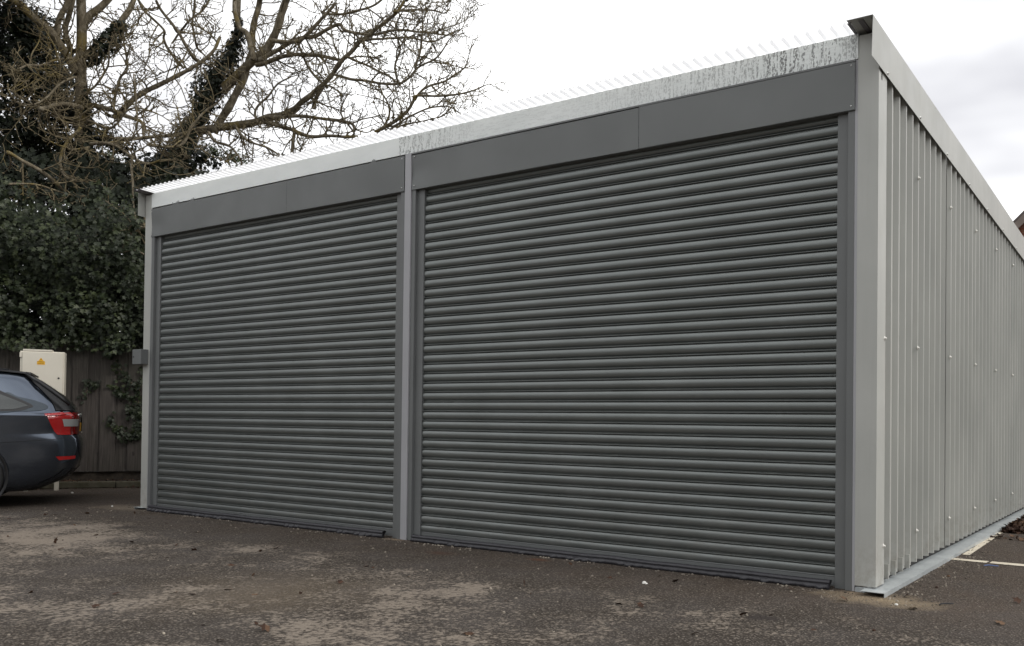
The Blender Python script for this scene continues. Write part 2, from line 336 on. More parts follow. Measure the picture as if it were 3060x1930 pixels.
def guide(xa, xb, side):                    # angle flange xa..xb at the front, channel beyond on door side
    if side > 0: b = MB().box((xa, -.003, .0), (xb, .004, 2.9)).box((xb - .003, .004, 0), (xb, .024, 2.9)); c = (xb - .001, xb + .075)
    else: b = MB().box((xa, -.003, 0), (xb, .004, 2.9)).box((xa, .004, 0), (xa + .003, .024, 2.9)); c = (xa - .072, xa + .001)
    gd = part('guide_rail', b, 'frame', G, bevel=.0012); box('channel', (c[0], .024, .0), (c[1], .075, 2.97), 'frame', gd, bevel=.0012)
guide(-7.643, -7.594, 1); guide(-3.959, XC0 - .006, -1); guide(XC1 + .004, -3.791, 1); guide(-.183, -.142, -1)
box('centre_post', (XC0, -.014, 0), (XC1, .1, 3.18), 'post', G, bevel=.002)
# fascia panels and thin cap strip over the right hand ones
def fascia(x0, x1, y, z1, dent=None, lab=None):
    nx, nz = 60, 16; vs = []; fs = []
    for i in range(nx + 1):
        for j in range(nz + 1):
            x = x0 + (x1 - x0) * i / nx; z = 2.877 + (z1 - 2.877) * j / nz
            d = .0022 * noise.noise(V((x * 1.7, 3, z * 3)))
            if dent: r_ = math.hypot((x - dent[0]) / .16, (z - dent[1]) / .11); d += .014 * math.exp(-r_ * r_)
            vs.append((x, y + d, z))
    for i in range(nx):
        for j in range(nz): a = i * (nz + 1) + j; fs.append((a, a + nz + 1, a + nz + 2, a + 1))
    o = link('fascia_panel', mesh('fascia_panel', vs, fs, 'fascia', True), G, label=lab)
    b = MB().box((x0, y + .001, 2.874), (x1, .06, 2.877)); part('return_edge', b, 'fascia', o)
fascia(-7.65, -5.432, -.012, 3.168, (-7.57, 2.98)); fascia(-5.428, -3.912, -.0135, 3.168)
fascia(-3.830, -1.652, -.012, 3.160, (-3.76, 3.02)); fascia(-1.648, -.139, -.0145, 3.163)
box('capping_strip', (-3.832, -.016, 3.166), (-.139, .0, 3.177), 'frame', G)
b = MB().lathe([(0, .004), (.003, .004), (.0055, .002), (.006, 0)], (0, 0, 0), (0, -1, 0), 10); rv = mesh('rivet', b.v, b.f, 'zinc', True)
for x, z in ((-.162, 3.145), (-.162, 2.9), (-3.943, 3.148), (-3.943, 2.905), (-3.80, 3.145), (-3.80, 2.905), (-7.635, 3.14), (-7.635, 2.9)):
    link('rivet', rv, G, loc=(x + 3.885, -.0135, z))
# galvanised beam in two lengths with a torn plastic film under the left one
box('front_beam', (-7.655, -.006, 3.181), (-3.985, .05, 3.334), 'galv_clean', G, bevel=.002, label='clean pale length of galvanised beam')
box('front_beam', (-3.984, -.0085, 3.180), (-.122, .05, 3.333), 'galv_worn', G, bevel=.002, label='dark streaked length of galvanised beam')
b = MB()
for x in (-7.24, -7.2, -7.17, -6.93, -6.9, -4.30, -4.27):
    h = random.uniform(.012, .03); b.add([(x - .02, -.0135, 3.168), (x + .02, -.0135, 3.168), (x + random.uniform(-.02, .02), -.0155, 3.18 + h)], [(0, 1, 2)])
o = part('peeling_film', b, 'fascia', G, kind='stuff')
# corner flashings
b = MB().box((XR, -.002, .035), (-.0015, .0, 3.32)).box((-.0015, -.002, .035), (0, .166, 3.25)); b.box((XR, .0, .035), (XR + .0015, .02, 3.32))
b.box((-.03, .166, .035), (0, .168, 3.25))
part('corner_flashing', b, 'cream', G, bevel=.0007, label='cream corner flashing on the right')
b = MB().box((XL, -.002, .02), (-7.652, 0, 3.325)).box((XL - .0015, -.002, .02), (XL, .166, 3.25)); part('corner_flashing', b, 'cream', G, bevel=.0007, label='cream corner flashing on the left')
box('corner_post', (-.1415, -.001, .0), (-.1255, .05, 3.18), 'post', G)
box('corner_post', (-7.651, -.001, .0), (-7.6435, .05, 3.18), 'post', G)
# profiled side walls
def wall_sheet(ya, yb, xo, sgn, off, seam):
    pr = []; P = .1635; y = ya; k0 = math.floor((ya - .30) / P) - 1
    cr_ = []
    for kk in range(k0, k0 + 12):
        c0 = .30 + P * kk
        cr_ += [(c0 - .020, -.034), (c0 - .008, 0.), (c0 + .008, 0.), (c0 + .020, -.034), (c0 + .055, -.033), (c0 + .058, -.0305), (c0 + .064, -.0305), (c0 + .067, -.033)]
    def prof(y):
        for a, b_ in zip(cr_, cr_[1:]):
            if a[0] <= y <= b_[0]: return a[1] + (b_[1] - a[1]) * (y - a[0]) / (b_[0] - a[0] + 1e-9)
        return -.033
    ys = [ya] + [q[0] for q in cr_ if ya < q[0] < yb] + [yb]
    pts = []; m_ = len(ys)
    for zf in (0, 1):
        for y in ys:
            z = (.064 if zf == 0 else rz(y) - .09); pts.append((xo + sgn * (prof(y) + off), y, z))
    b = MB(); b.add(pts, [(i, i + 1, m_ + i + 1, m_ + i) for i in range(m_ - 1)])
    return part('wall_sheet', b, 'cream', G, solid=.0012)
P = .1635
bd = [.10] + [.30 + P * (3 + 6 * j) + .018 for j in range(6)]
bd[-1] = YB
for i in range(len(bd) - 1):
    wall_sheet(bd[i] - (0 if i == 0 else (.013 if i == 2 else .05)), bd[i + 1] - (.021 if i == 1 else 0), -.004, 1, .0018 * (i % 2 == 0) + (0.0035 if i == 2 else 0), True)
    wall_sheet(bd[i] - (.05 if i else 0), bd[i + 1], XL + .004, -1, .0018 * (i % 2 == 0), True)
# inner lining so that no light shows through, back wall
box('lining', (-.06, .1, .03), (-.045, YB, 3.0), 'dark', G); box('lining', (XL + .045, .1, .03), (XL + .06, YB, 3.0), 'dark', G)
box('back_wall', (XL + .01, YB + .002, 0), (-.01, YB + .04, 3.02), 'cream', G)
# foam/cream closure blocks at the foot of the first ribs
for kk in range(-1, 4):
    c0 = .30 + P * kk
    if kk >= 0: box('rib_closure', (-.036, c0 - .0225, .045), (-.0045, c0 - .0085, .135), 'cream', G)
b = MB().hexa([(-.06, -.105, .024), (.081, -.105, .024), (.081, YB, .024), (-.06, YB, .024), (-.06, -.105, .027), (.081, -.105, .027), (.081, YB, .027), (-.06, YB, .027)])
b.box((.078, -.105, .0005), (.081, YB, .0239)); b.box((-.12, -.008, .0), (-.061, .02, .0265))
part('base_channel', b, 'galv_base', G, label='galvanised channel along the foot of the side wall')
b = MB().box((XL - .08, -.03, .02), (XL + .06, YB, .024)).box((XL - .08, -.02, .0), (XL - .077, YB, .0199)); part('base_channel', b, 'galv_base', G)
# screws with cream caps
b = MB().lathe([(.0, .0125), (.005, .0125), (.0075, .009), (.008, .004), (.0125, .003), (.014, .0)], (0, 0, 0), (1, 0, 0), 12); sc = mesh('screw', b.v, b.f, 'cap', True)
b = MB().lathe([(.0, .0085), (.004, .0085), (.0055, .006), (.0058, .003), (.009, .002), (.0105, .0)], (0, 0, 0), (1, 0, 0), 12); sc2 = mesh('screw', b.v, b.f, 'zinc', True)
def screw(y, z, x=.0, me=sc): link('screw', me, G, loc=(x + 3.885, y, z))
for z in (.275, 1.512, 2.668):
    for j in range(6): screw(.945 + .981 * j, z, -.002)
for z in (.262, 1.512): screw(.150, z, .0005)
for j, y in enumerate((.135, .92, 1.725, 2.549, 3.354, 4.16, 4.98, 5.8)): screw(y, 3.118 - .0508 * (y - .0), .0135, sc2)
# roof sheets, box profile pitch 76.5 mm, ten ribs to a sheet
RP = .0765
def roof_sheet(x0, nr, lift, mat='roof', lab=None):
    pr = []
    for i in range(nr):
        q = x0 + RP * i
        pr += [(q, .0), (q + .020, .0), (q + .032, .017), (q + .056, .017), (q + .068, .0)]
    pr.append((x0 + RP * nr, 0))
    n_ = len(pr); vs = []
    for y in (-.140, 1.2, 3.0, YB + .1):
        for q in pr: vs.append((q[0], y, rz(y) + .001 + q[1] + lift))
    fs = [(r_ * n_ + i, r_ * n_ + i + 1, (r_ + 1) * n_ + i + 1, (r_ + 1) * n_ + i) for r_ in range(3) for i in range(n_ - 1)]
    return link('roof_sheet', mesh('roof_sheet', vs, fs, mat), G, label=lab)
for s_ in range(10):
    roof_sheet(-.1205 - .765 * (s_ + 1) + (2 * RP if s_ == 9 else 0), (11 if s_ else 10) - (2 if s_ == 9 else 0), .0025 * (s_ % 2), lab='white translucent corrugated roof sheet' if s_ == 0 else None)
roof_sheet(-.1509, 2, .004, 'roof_shade', 'roof end under the flashing, its shade put into the colour'); roof_sheet(XL - .005, 2, .002, 'roof_shade', 'left roof end under the flashing, its shade put into the colour')
b = MB().box((XL, .05, 3.05), (0, .07, 3.33)); part('lining', b, 'dark', G); box('header_light_block', (-7.64, .112, 2.86), (-.14, .12, 3.25), 'dark', G)  # dark header box added to block light leaking through the fascia joints
# verge flashings
def verge(xs, sg, lab):
    x = xs; y0, y1 = (-.165 if sg > 0 else -.075), YB + .12; b = MB()
    zt = lambda y: 3.345 - .05 * y; zb = lambda y: 3.113 - .0508 * y - .012
    t = .002 * sg
    b.hexa([(x, y0 - .022, zb(y0)), (x + t, y0 - .022, zb(y0)), (x + t, y1, zb(y1)), (x, y1, zb(y1)), (x, y0, zt(y0)), (x + t, y0, zt(y0)), (x + t, y1, zt(y1)), (x, y1, zt(y1))] if sg > 0 else
           [(x + t, y0 - .0, zb(y0)), (x, y0 - .0, zb(y0)), (x, y1, zb(y1)), (x + t, y1, zb(y1)), (x + t, y0, zt(y0)), (x, y0, zt(y0)), (x, y1, zt(y1)), (x + t, y1, zt(y1))])
    xi = x - .155 * sg; a, c = (xi, x) if sg > 0 else (x, xi)
    b.hexa([(a, y0, zt(y0)), (c, y0, zt(y0)), (c, y1, zt(y1)), (a, y1, zt(y1)), (a, y0, zt(y0) + .002), (c, y0, zt(y0) + .002), (c, y1, zt(y1) + .002), (a, y1, zt(y1) + .002)])
    part('verge_flashing', b, 'cream', G, label=lab)
verge(.011, 1, 'long cream verge flashing above the profiled side wall'); verge(XL - .018, -1, 'cream verge flashing at the left end')
# grey key switch housing on the left post
kb = box('switch_housing', (-7.835, -.082, 1.532), (-7.672, -.003, 1.688), 'frame', G, bevel=.003, label='grey square housing on the left corner post')
box('back_plate', (-7.848, -.05, 1.54), (-7.8355, -.02, 1.68), 'frame', kb); 
b = MB().lathe([(.0, .003), (.008, .003), (.009, 0)], (-7.81, -.082, 1.61), (0, -1, 0), 10); part('key_switch', b, 'black', kb)
# rubber threshold seals: padded roll above, crumpled flap below
def seal(x0, x1, seed, lab):
    n_ = 300; vs = []; fs = []; pr = [(-.004, .060), (-.018, .068), (-.034, .066), (-.045, .056), (-.047, .044), (-.040, .036), (-.046, .033), (-.055, .020), (-.057, .006), (-.052, .0005)]
    for i in range(n_ + 1):
        x = x0 + (x1 - x0) * i / n_; w = abs(noise.noise(V((x * 14, seed, 0)))) ; w2 = noise.noise(V((x * 3, seed, 7)))
        fall = .7 - .35 * (x + 3.7) / 3.5 if x > -3.8 else 1
        for j, (y, z) in enumerate(pr):
            lo = max(0, (j - 5) / 4)
            vs.append((x + .012 * lo * noise.noise(V((x * 22, j, seed))), y + .0 - .034 * lo * (w - .25) * 1.5 + .003 * w2, .0 + z * (1 + .10 * w2) * (.82 if seed else .9) + .004 * lo * w))
    m_ = len(pr)
    for i in range(n_):
        for j in range(m_ - 1): a = i * m_ + j; fs.append((a, a + 1, a + m_ + 1, a + m_))
    fs.append(tuple(range(m_))); fs.append(tuple(reversed(range(n_ * m_, n_ * m_ + m_))))
    link('threshold_seal', mesh('threshold_seal', vs, fs, 'rubber', True), G, label=lab)
seal(-7.56, -4.075, 0, 'black rubber threshold seal under the left door'); seal(-3.745, -.262, 3, 'black rubber threshold seal under the right door')

# ------------------------------------------------------------------ parking lines
def line(name, pts, lab):
    vs = [(x, y, .004) for x, y in pts]
    o = link(name, mesh(name, vs, [tuple(range(len(vs)))], 'paint'), kind='structure'); o['label'] = lab
def rag(a, b, w0, w1, nrm, seed, n_=70, z=0):       # ragged strip polygon
    A = V((*a, 0)); B = V((*b, 0)); N = V((*nrm, 0)); l1 = []; l2 = []
    for i in range(n_ + 1):
        p = A.lerp(B, i / n_); e0 = .010 * noise.noise(V((i * .9, seed, 0))); e1 = .008 * noise.noise(V((i * .8, seed, 5)))
        q = p + N * (w0 + e0); l1.append((q.x, q.y)); q = p + N * (w1 + e1); l2.append((q.x, q.y))
    return l1 + l2[::-1]
line('parking_line', rag((.125, 1.93), (.098, 3.32), -.032, .022, (1, .02), 1), 'cream painted parking line running along the side wall')
line('parking_line', rag((.096, 3.42), (.10, 3.9), -.02, .018, (1, .02), 2, 30), 'short remnant of the cream parking line by the leaves')
line('parking_line', rag((.08, 1.66), (.325, 1.655), -.045, .045, (.05, 1), 3, 30), 'cream parking line leaving the wall')
line('parking_line', rag((.345, 1.657), (4.6, 1.72), -.052, .048, (0, 1), 4, 200), 'long cream parking line running out to the right')

# ------------------------------------------------------------------ leaf scatter
LEAF = np.array([(0, 0, 0), (-.42, .10, .06), (-.30, .42, .10), (-.55, .62, .02), (-.16, .72, .05), (0, 1.12, -.06), (.16, .72, .05), (.55, .62, .02), (.30, .42, .10), (.42, .10, .06), (0, .4, 0)], float)
LF = np.array([(10, 0, 1), (10, 1, 2), (10, 2, 3), (10, 3, 4), (10, 4, 5), (10, 5, 6), (10, 6, 7), (10, 7, 8), (10, 8, 9), (10, 9, 0)])
LEAF2 = np.array([(0, 0, 0), (-.28, .4, .07), (0, 1.1, -.04), (.28, .4, .07), (0, .45, 0)], float)
LF2 = np.array([(4, 0, 1), (4, 1, 2), (4, 2, 3), (4, 3, 0)])
def leaves(name, P_, N_, size, mat, parent=None, kind='stuff', label=None, shape=0, hang=.8, jit=.7):
    P_ = np.asarray(P_, float); N_ = np.asarray(N_, float); m_ = len(P_)
    N_ = N_ / (np.linalg.norm(N_, axis=1, keepdims=True) + 1e-9) + rng.normal(0, jit * .5, (m_, 3)); N_ /= np.linalg.norm(N_, axis=1, keepdims=True)
    T = np.array([0, 0, -hang]) + rng.normal(0, .45, (m_, 3)); T -= N_ * (T * N_).sum(1, keepdims=True); T /= np.linalg.norm(T, axis=1, keepdims=True) + 1e-9
    B = np.cross(N_, T); s_ = size * rng.uniform(.55, 1.25, (m_, 1, 1)); lv, lf = (LEAF, LF) if shape == 0 else (LEAF2, LF2)
    vs = P_[:, None, :] + s_ * (lv[None, :, 0:1] * B[:, None] + lv[None, :, 1:2] * T[:, None] + lv[None, :, 2:3] * N_[:, None])
    fs = lf[None] + (np.arange(m_) * len(lv))[:, None, None]
    return link(name, mesh(name, vs.reshape(-1, 3), fs.reshape(-1, 3), mat), parent, kind=kind, label=label)
def ray(x, y): return FW + RX * ((x - PX) / FPX) - UX * ((y - PY) / FPX)
def at(x, y, d): return CAM + ray(x, y) * d           # place a sighted point at depth d metres
CA = np.array(CAM)

# ------------------------------------------------------------------ fence, kerb, soil
F0 = V((-11.25, 1.30, 0)); FN = V((FD.y, -FD.x, 0))   # FN points to the camera side
def fp(t, off, z): return F0 + FD * t + FN * off + V((0, 0, z))
def fbox(b, t0, t1, o0, o1, z0, z1): return b.hexa([fp(t0, o1, z0), fp(t1, o1, z0), fp(t1, o0, z0), fp(t0, o0, z0), fp(t0, o1, z1), fp(t1, o1, z1), fp(t1, o0, z1), fp(t0, o0, z1)])
FE = empty('wooden_fence', fp(0, 0, 0), 'weathered dark vertical board fence behind the car, under the ivy', 'fence')
t = -6.0; i = 0
while t < 5.5:
    w = random.uniform(.14, .175); o = .0 if i % 2 else .014
    b = fbox(MB(), t - .014, t + w + .012, -.011 + o * 1.7, .011 + o * 1.7, .205 + random.uniform(-.004, .004), 1.98 + random.uniform(-.02, .02)); part('board', b, 'wood', FE, bevel=.003)
    t += w + .003; i += 1
for z in (.5, 1.7): part('rail', fbox(MB(), -6, 5.5, -.09, -.013, z, z + .08), 'wood', FE)
for tt in np.arange(-5.9, 5.6, 1.83): part('post', fbox(MB(), tt, tt + .1, -.19, -.091, 0, 2.0), 'wood', FE)
o = part('gravel_board', fbox(MB(), -6, 5.5, -.05, -.01, .0, .2), 'soil', FE)
b = fbox(MB(), -7, 5.5, .02, .30, .0, .075); o = part('soil_strip', b, 'soil'); o['kind'] = 'structure'
t = -7.0
KB = part('kerb', fbox(MB(), -7, 5.6, .31, .32, .0, .05), 'soil'); KB['kind'] = 'structure'; KB['label'] = 'low mossy kerb at the foot of the fence'
while t < 5.2:
    part('kerb_stone', fbox(MB(), t, t + .905, .325, .42, .0, .088 + random.uniform(-.006, .006)), 'kerb', KB, bevel=.012); t += .915
# litter of leaves and moss along the kerb
P_ = []; 
for i in range(2600):
    q = fp(random.uniform(-6, 5), random.choice([random.uniform(.0, .3), random.gauss(.45, .12)]), .09); off = (q - F0).dot(FN); q.z = .082 if off < .3 else (.10 if off < .42 else .008); P_.append(q)
leaves('leaf_litter', P_, [(0, 0, 1)] * len(P_), .035, 'deadleaf', hang=0, shape=1, jit=.8, label='dead leaves along the kerb under the fence')

# cabinet
CB = empty('electric_cabinet', at(128, 1400, 11.55), 'cream electrical cabinet with yellow warning sign on the fence behind the car', 'cabinet')
c0 = at(70, 1110, 11.5); c1 = at(183, 1110, 11.5); cx_ = (c0 + c1) / 2; cw = (c1 - c0).length / 2
cn = (CAM - c1); cn.z = 0; cn.normalize(); cn = Matrix.Rotation(math.radians(-5), 3, 'Z') @ cn; cu = V((-cn.y, cn.x, 0))
def cbx(b, u0, u1, n0, n1, z0, z1):
    f = lambda u, n_, z: V((cx_.x, cx_.y, 0)) + cu * u + cn * n_ + V((0, 0, z))
    return b.hexa([f(u0, n1, z0), f(u1, n1, z0), f(u1, n0, z0), f(u0, n0, z0), f(u0, n1, z1), f(u1, n1, z1), f(u1, n0, z1), f(u0, n0, z1)])
BASE[CB.name] = V(CB.location)
part('cabinet_body', cbx(MB(), -cw, cw, -.24, 0, .55, 1.80), 'cabinet', CB, bevel=.006)
dr = part('cabinet_door', cbx(MB(), -cw + .025, cw - .018, .002, .014, .58, 1.79), 'cabinet', CB, bevel=.004)
part('cabinet_lid', cbx(MB(), -cw + .03, cw * .42, -.22, .004, 1.803, 1.825), 'cabinet', CB)
for z in (.75, 1.25, 1.72): part('hinge', cbx(MB(), -cw - .004, -cw + .02, .002, .016, z, z + .06), 'cabinet', CB)
f = lambda u, n_, z: V((cx_.x, cx_.y, 0)) + cu * u + cn * n_ + V((0, 0, z))
part('lock', MB().lathe([(0, .004), (.011, .004), (.012, 0)], f(cw - .062, .014, 1.46), cn, 12), 'black', dr)
part('cabinet_leg', cbx(MB(), -cw + .05, -cw + .10, -.15, -.1, 0, .55), 'cabinet', CB); part('cabinet_leg', cbx(MB(), cw - .1, cw - .05, -.15, -.1, 0, .55), 'cabinet', CB)
su = -.015; zz = 1.655
sg = MB(); sg.hexa([f(su - .043, .0162, zz - .025), f(su + .043, .0162, zz - .025), f(su + .043, .0142, zz - .025), f(su - .043, .0142, zz - .025), f(su - .043, .0162, zz + .02), f(su + .043, .0162, zz + .02), f(su + .043, .0142, zz + .02), f(su - .043, .0142, zz + .02)])
sg.add([f(su - .03, .0162, zz + .0205), f(su + .03, .0162, zz + .0205), f(su, .0162, zz + .064)], [(0, 1, 2)])
sg = part('warning_sign', sg, 'yellow', CB, label='yellow hazard triangle over a yellow plate with two lines of tiny print')
b = MB(); q = [(.004, .056), (-.006, .04), (.0, .04), (-.005, .026), (.007, .043), (.001, .043)]; b.add([f(su + x_, .0168, zz + z_) for x_, z_ in q], [(0, 1, 2, 4, 5), (2, 3, 4)])
for row, zr in ((9, .006), (8, -.013)):
    for i in range(row): x_ = (i - row / 2) * .0085; b.hexa([f(su + x_, .0168, zz + zr), f(su + x_ + .005, .0168, zz + zr), f(su + x_ + .005, .0164, zz + zr), f(su + x_, .0164, zz + zr), f(su + x_, .0168, zz + zr + .008), f(su + x_ + .005, .0168, zz + zr + .008), f(su + x_ + .005, .0164, zz + zr + .008), f(su + x_, .0164, zz + zr + .008)])
part('print', b, 'black', sg)

# ------------------------------------------------------------------ parked car (horizontal slices; s = metres forward of the tail, z = height)
ce = V((.47, .883, 0)).normalized(); cn2 = V((ce.y, -ce.x, 0)); CR = V((-8.545, -.215, 0)) - cn2 * .88
LEN = 4.66
def lerp(tab, z):
    for (a, va), (b_, vb) in zip(tab, tab[1:]):
        if z <= b_: return va + (vb - va) * max(0, (z - a)) / (b_ - a)
    return tab[-1][1]
REAR = [(.17, .42), (.25, .24), (.33, .105), (.39, .06), (.50, .012), (.62, .0), (.72, .012), (.765, .035), (.79, .055), (.90, .05), (1.0, .052), (1.03, .07), (1.09, .105), (1.15, .155), (1.25, .26), (1.35, .385), (1.42, .50), (1.45, .62), (1.465, .95)]
FRNT = [(.17, 4.35), (.3, 4.6), (.5, 4.66), (.68, 4.6), (.78, 4.45), (.86, 4.1), (.93, 3.7), (.98, 3.42), (1.2, 2.95), (1.38, 2.5), (1.45, 2.1), (1.465, 1.7)]
HALF = [(.17, .79), (.25, .84), (.45, .872), (.7, .893), (.90, .903), (.985, .905), (.99, .900), (1.03, .868), (1.15, .79), (1.30, .70), (1.40, .64), (1.45, .57), (1.465, .42)]
def cpt(z, ph, off=0.):
    sr, sf, w = lerp(REAR, z), lerp(FRNT, z), lerp(HALF, z); c_ = (sr + sf) / 2; L_ = (sf - sr) / 2; n_ = 8 if z < 1 else 6.5
    cs, sn = math.cos(ph), math.sin(ph); r_ = (abs(cs) ** n_ + abs(sn) ** n_) ** (-1 / n_)
    s_ = c_ - L_ * r_ * cs; yv = w * r_ * sn
    if off:
        gx = abs(r_ * cs) ** (n_ - 1) * math.copysign(1, cs) / L_; gy = abs(r_ * sn) ** (n_ - 1) * math.copysign(1, sn) / w; g_ = math.hypot(gx, gy); s_ -= off * gx / g_; yv += off * gy / g_
    return CR - ce * s_ + cn2 * yv + V((0, 0, z))
def phs(s_, z):                                 # angle for a point on the near side at distance s from the tail
    sr, sf = lerp(REAR, z), lerp(FRNT, z); c_ = (sr + sf) / 2; L_ = (sf - sr) / 2; u_ = max(-.9, min(.9999, (c_ - s_) / L_)); n_ = 8 if z < 1 else 6.5; return math.atan2((1 - abs(u_) ** n_) ** (1 / n_), u_)
CARG = empty('parked_car', CR, 'blue grey estate car parked by the fence, its tail towards the garage', 'car')
zs = [.17, .21, .25, .29, .33, .36, .39, .45, .50, .56, .62, .67, .72, .745, .765, .78, .79, .85, .90, .95, .98, .985, .99, .995, 1.0, 1.015, 1.03, 1.06, 1.09, 1.12, 1.15, 1.2, 1.25, 1.3, 1.35, 1.39, 1.42, 1.44, 1.455, 1.465]
NP_ = 128; vs = []; fs = []
angs = []
for i in range(NP_):
    a = 2 * math.pi * i / NP_; a = a + .0; angs.append(math.atan2(math.copysign(abs(math.sin(a)) ** 1.0, math.sin(a)) * .55 if False else math.sin(a), math.cos(a)))
# denser samples round the corners
ang = []
for q in range(4):
    base = q * math.pi / 2
    for i in range(32):
        u_ = i / 32; ang.append(base + (math.pi / 2) * (u_ + .10 * math.sin(4 * math.pi * u_) / 2 * -1))
for z in zs:
    for a in ang: vs.append(cpt(z, a))
for j in range(len(zs) - 1):
    for i in range(NP_): fs.append((j * NP_ + i, j * NP_ + (i + 1) % NP_, (j + 1) * NP_ + (i + 1) % NP_, (j + 1) * NP_ + i))
fs.append(tuple(reversed(range(NP_)))); fs.append(tuple((len(zs) - 1) * NP_ + i for i in range(NP_)))
link('car_body', mesh('car_body', vs, fs, 'carpaint', True), CARG)
def patch(name, quad, mat, off, nu=10, nv=8, parent=CARG, label=None):   # quad: (s,z) or (phi,z) corners, bilinear
    vs = []; fs = []
    for i in range(nu + 1):
        for j in range(nv + 1):
            u_, v_ = i / nu, j / nv; w = [(1 - u_) * (1 - v_), u_ * (1 - v_), u_ * v_, (1 - u_) * v_]
            a = sum(q[0] * w_ for q, w_ in zip(quad, w)); z = sum(q[1] * w_ for q, w_ in zip(quad, w)); vs.append(cpt(z, a, off))
    for i in range(nu):
        for j in range(nv): a = i * (nv + 1) + j; fs.append((a, a + nv + 1, a + nv + 2, a + 1))
    return link(name, mesh(name, vs, fs, mat, True), parent, label=label)
def poly(name, pts, mat, off, parent=CARG, label=None):                  # polygon given as (s, z) on the near side; fan from the centroid, subdivided
    cs_ = sum(p[0] for p in pts) / len(pts); cz_ = sum(p[1] for p in pts) / len(pts); vs = []; fs = []; R_ = 8; n_ = len(pts)
    for k_ in range(R_ + 1):
        for p in pts: s_ = cs_ + (p[0] - cs_) * k_ / R_; z = cz_ + (p[1] - cz_) * k_ / R_; vs.append(cpt(z, phs(s_, z), off))
    for k_ in range(R_):
        for i in range(n_): fs.append((k_ * n_ + i, k_ * n_ + (i + 1) % n_, (k_ + 1) * n_ + (i + 1) % n_, (k_ + 1) * n_ + i))
    return link(name, mesh(name, vs, fs, mat, False), parent, label=label)
def dense(pts, n_=6):
    o_ = []
    for a, b_ in zip(pts, pts[1:] + pts[:1]):
        for i in range(n_): o_.append((a[0] + (b_[0] - a[0]) * i / n_, a[1] + (b_[1] - a[1]) * i / n_))
    return o_
def sm(pts, n_=5):                                   # closed Catmull-Rom
    o_ = []; N_ = len(pts)
    for i in range(N_):
        p0, p1, p2, p3 = pts[i - 1], pts[i], pts[(i + 1) % N_], pts[(i + 2) % N_]
        for j in range(n_):
            t = j / n_; o_.append(tuple(.5 * (2 * p1[k_] + (p2[k_] - p0[k_]) * t + (2 * p0[k_] - 5 * p1[k_] + 4 * p2[k_] - p3[k_]) * t * t + (3 * p1[k_] - p0[k_] - 3 * p2[k_] + p3[k_]) * t ** 3) for k_ in (0, 1)))
    return o_
# rear quarter light: tinted tail, then frame, then glass; polygons in (s, z)
poly('quarter_panel', sm([(.35, 1.10), (.33, 1.065), (.40, 1.035), (.60, 1.022), (.80, 1.02), (.72, 1.22), (.60, 1.18), (.46, 1.145)]), 'quarter', .004, label='darker tinted tail of the side glazing')
poly('window_frame', sm([(.475, 1.095), (.50, 1.058), (.62, 1.026), (1.0, 1.015), (1.45, 1.010), (1.45, 1.345), (1.15, 1.345), (.90, 1.30), (.70, 1.21)], 5), 'cartrim', .006)
poly('side_window', sm([(.52, 1.092), (.55, 1.072), (.66, 1.045), (1.0, 1.035), (1.40, 1.03), (1.40, 1.318), (1.16, 1.318), (.92, 1.272), (.72, 1.185)], 5), 'carglass', .009)
poly('window_frame', dense([(1.50, 1.01), (2.35, .995), (2.35, 1.375), (1.50, 1.350)]), 'cartrim', .006); poly('side_window', dense([(1.54, 1.04), (2.31, 1.025), (2.31, 1.345), (1.54, 1.322)]), 'carglass', .009)
poly('window_frame', dense([(2.40, .995), (3.35, .985), (2.62, 1.375), (2.40, 1.378)]), 'cartrim', .006); poly('side_window', dense([(2.45, 1.02), (3.2, 1.01), (2.62, 1.34), (2.45, 1.345)]), 'carglass', .009)
for s_ in (1.47, 2.375): patch('door_gap', [(phs(s_, .3), .3), (phs(s_ + .006, .3), .3), (phs(s_ + .006, 1.0), 1.0), (phs(s_, 1.0), 1.0)], 'cartrim', .002, 1, 12)
# character line crease and bumper seam as thin dark strips
patch('bumper_seam', [(phs(1.0, .675), .672), (phs(.17, .735), .735), (phs(.17, .735), .739), (phs(1.0, .675), .676)], 'cartrim', .002, 16, 1)
patch('tail_lamp', [(phs(.235, .775), .775), (.70, .775), (.70, 1.022), (phs(.365, 1.0), 1.0)], 'lampred', .006, 16, 8, label='red tail lamp wrapped round the rear corner')
tl = bpy.data.objects['tail_lamp']
patch('lamp_brow', [(phs(.35, .985), .980), (.76, .996), (.76, 1.022), (phs(.367, 1.0), 1.001)], 'lampred', .010, 16, 3, tl)
patch('lamp_inner', [(.715, .78), (.45, .78), (.45, 1.018), (.715, 1.018)], 'lampdark', .009, 12, 6, tl)
patch('reversing_lamp', [(.765, .865), (.60, .865), (.60, .945), (.785, .945)], 'lampclear', .013, 8, 4, tl)
patch('reflector', [(phs(.22, .495), .500), (.70, .512), (.70, .545), (phs(.25, .54), .540)], 'lampred', .006, 8, 3, label='low red reflector in the bumper')
patch('rear_window', [(.63, 1.06), (-.63, 1.06), (-.60, 1.41), (.60, 1.41)], 'carglass', .005, 24, 10)
patch('window_surround', [(.80, 1.04), (.63, 1.04), (.60, 1.42), (.78, 1.42)], 'cartrim', .012, 6, 12); patch('window_surround', [(-.80, 1.04), (-.63, 1.04), (-.60, 1.42), (-.78, 1.42)], 'cartrim', .012, 6, 12)
patch('tail_lamp', [(-.85, .775), (-.45, .775), (-.45, 1.022), (-.85, 1.022)], 'lampred', .008, 12, 6); patch('number_plate', [(.28, .80), (-.28, .80), (-.28, .90), (.28, .90)], 'yellow', .006, 4, 2)
patch('bumper_insert', [(.78, .25), (-.78, .25), (-.75, .40), (.75, .40)], 'cartrim', .004, 20, 4)
b = MB()
for side in (1, -1):
    pass
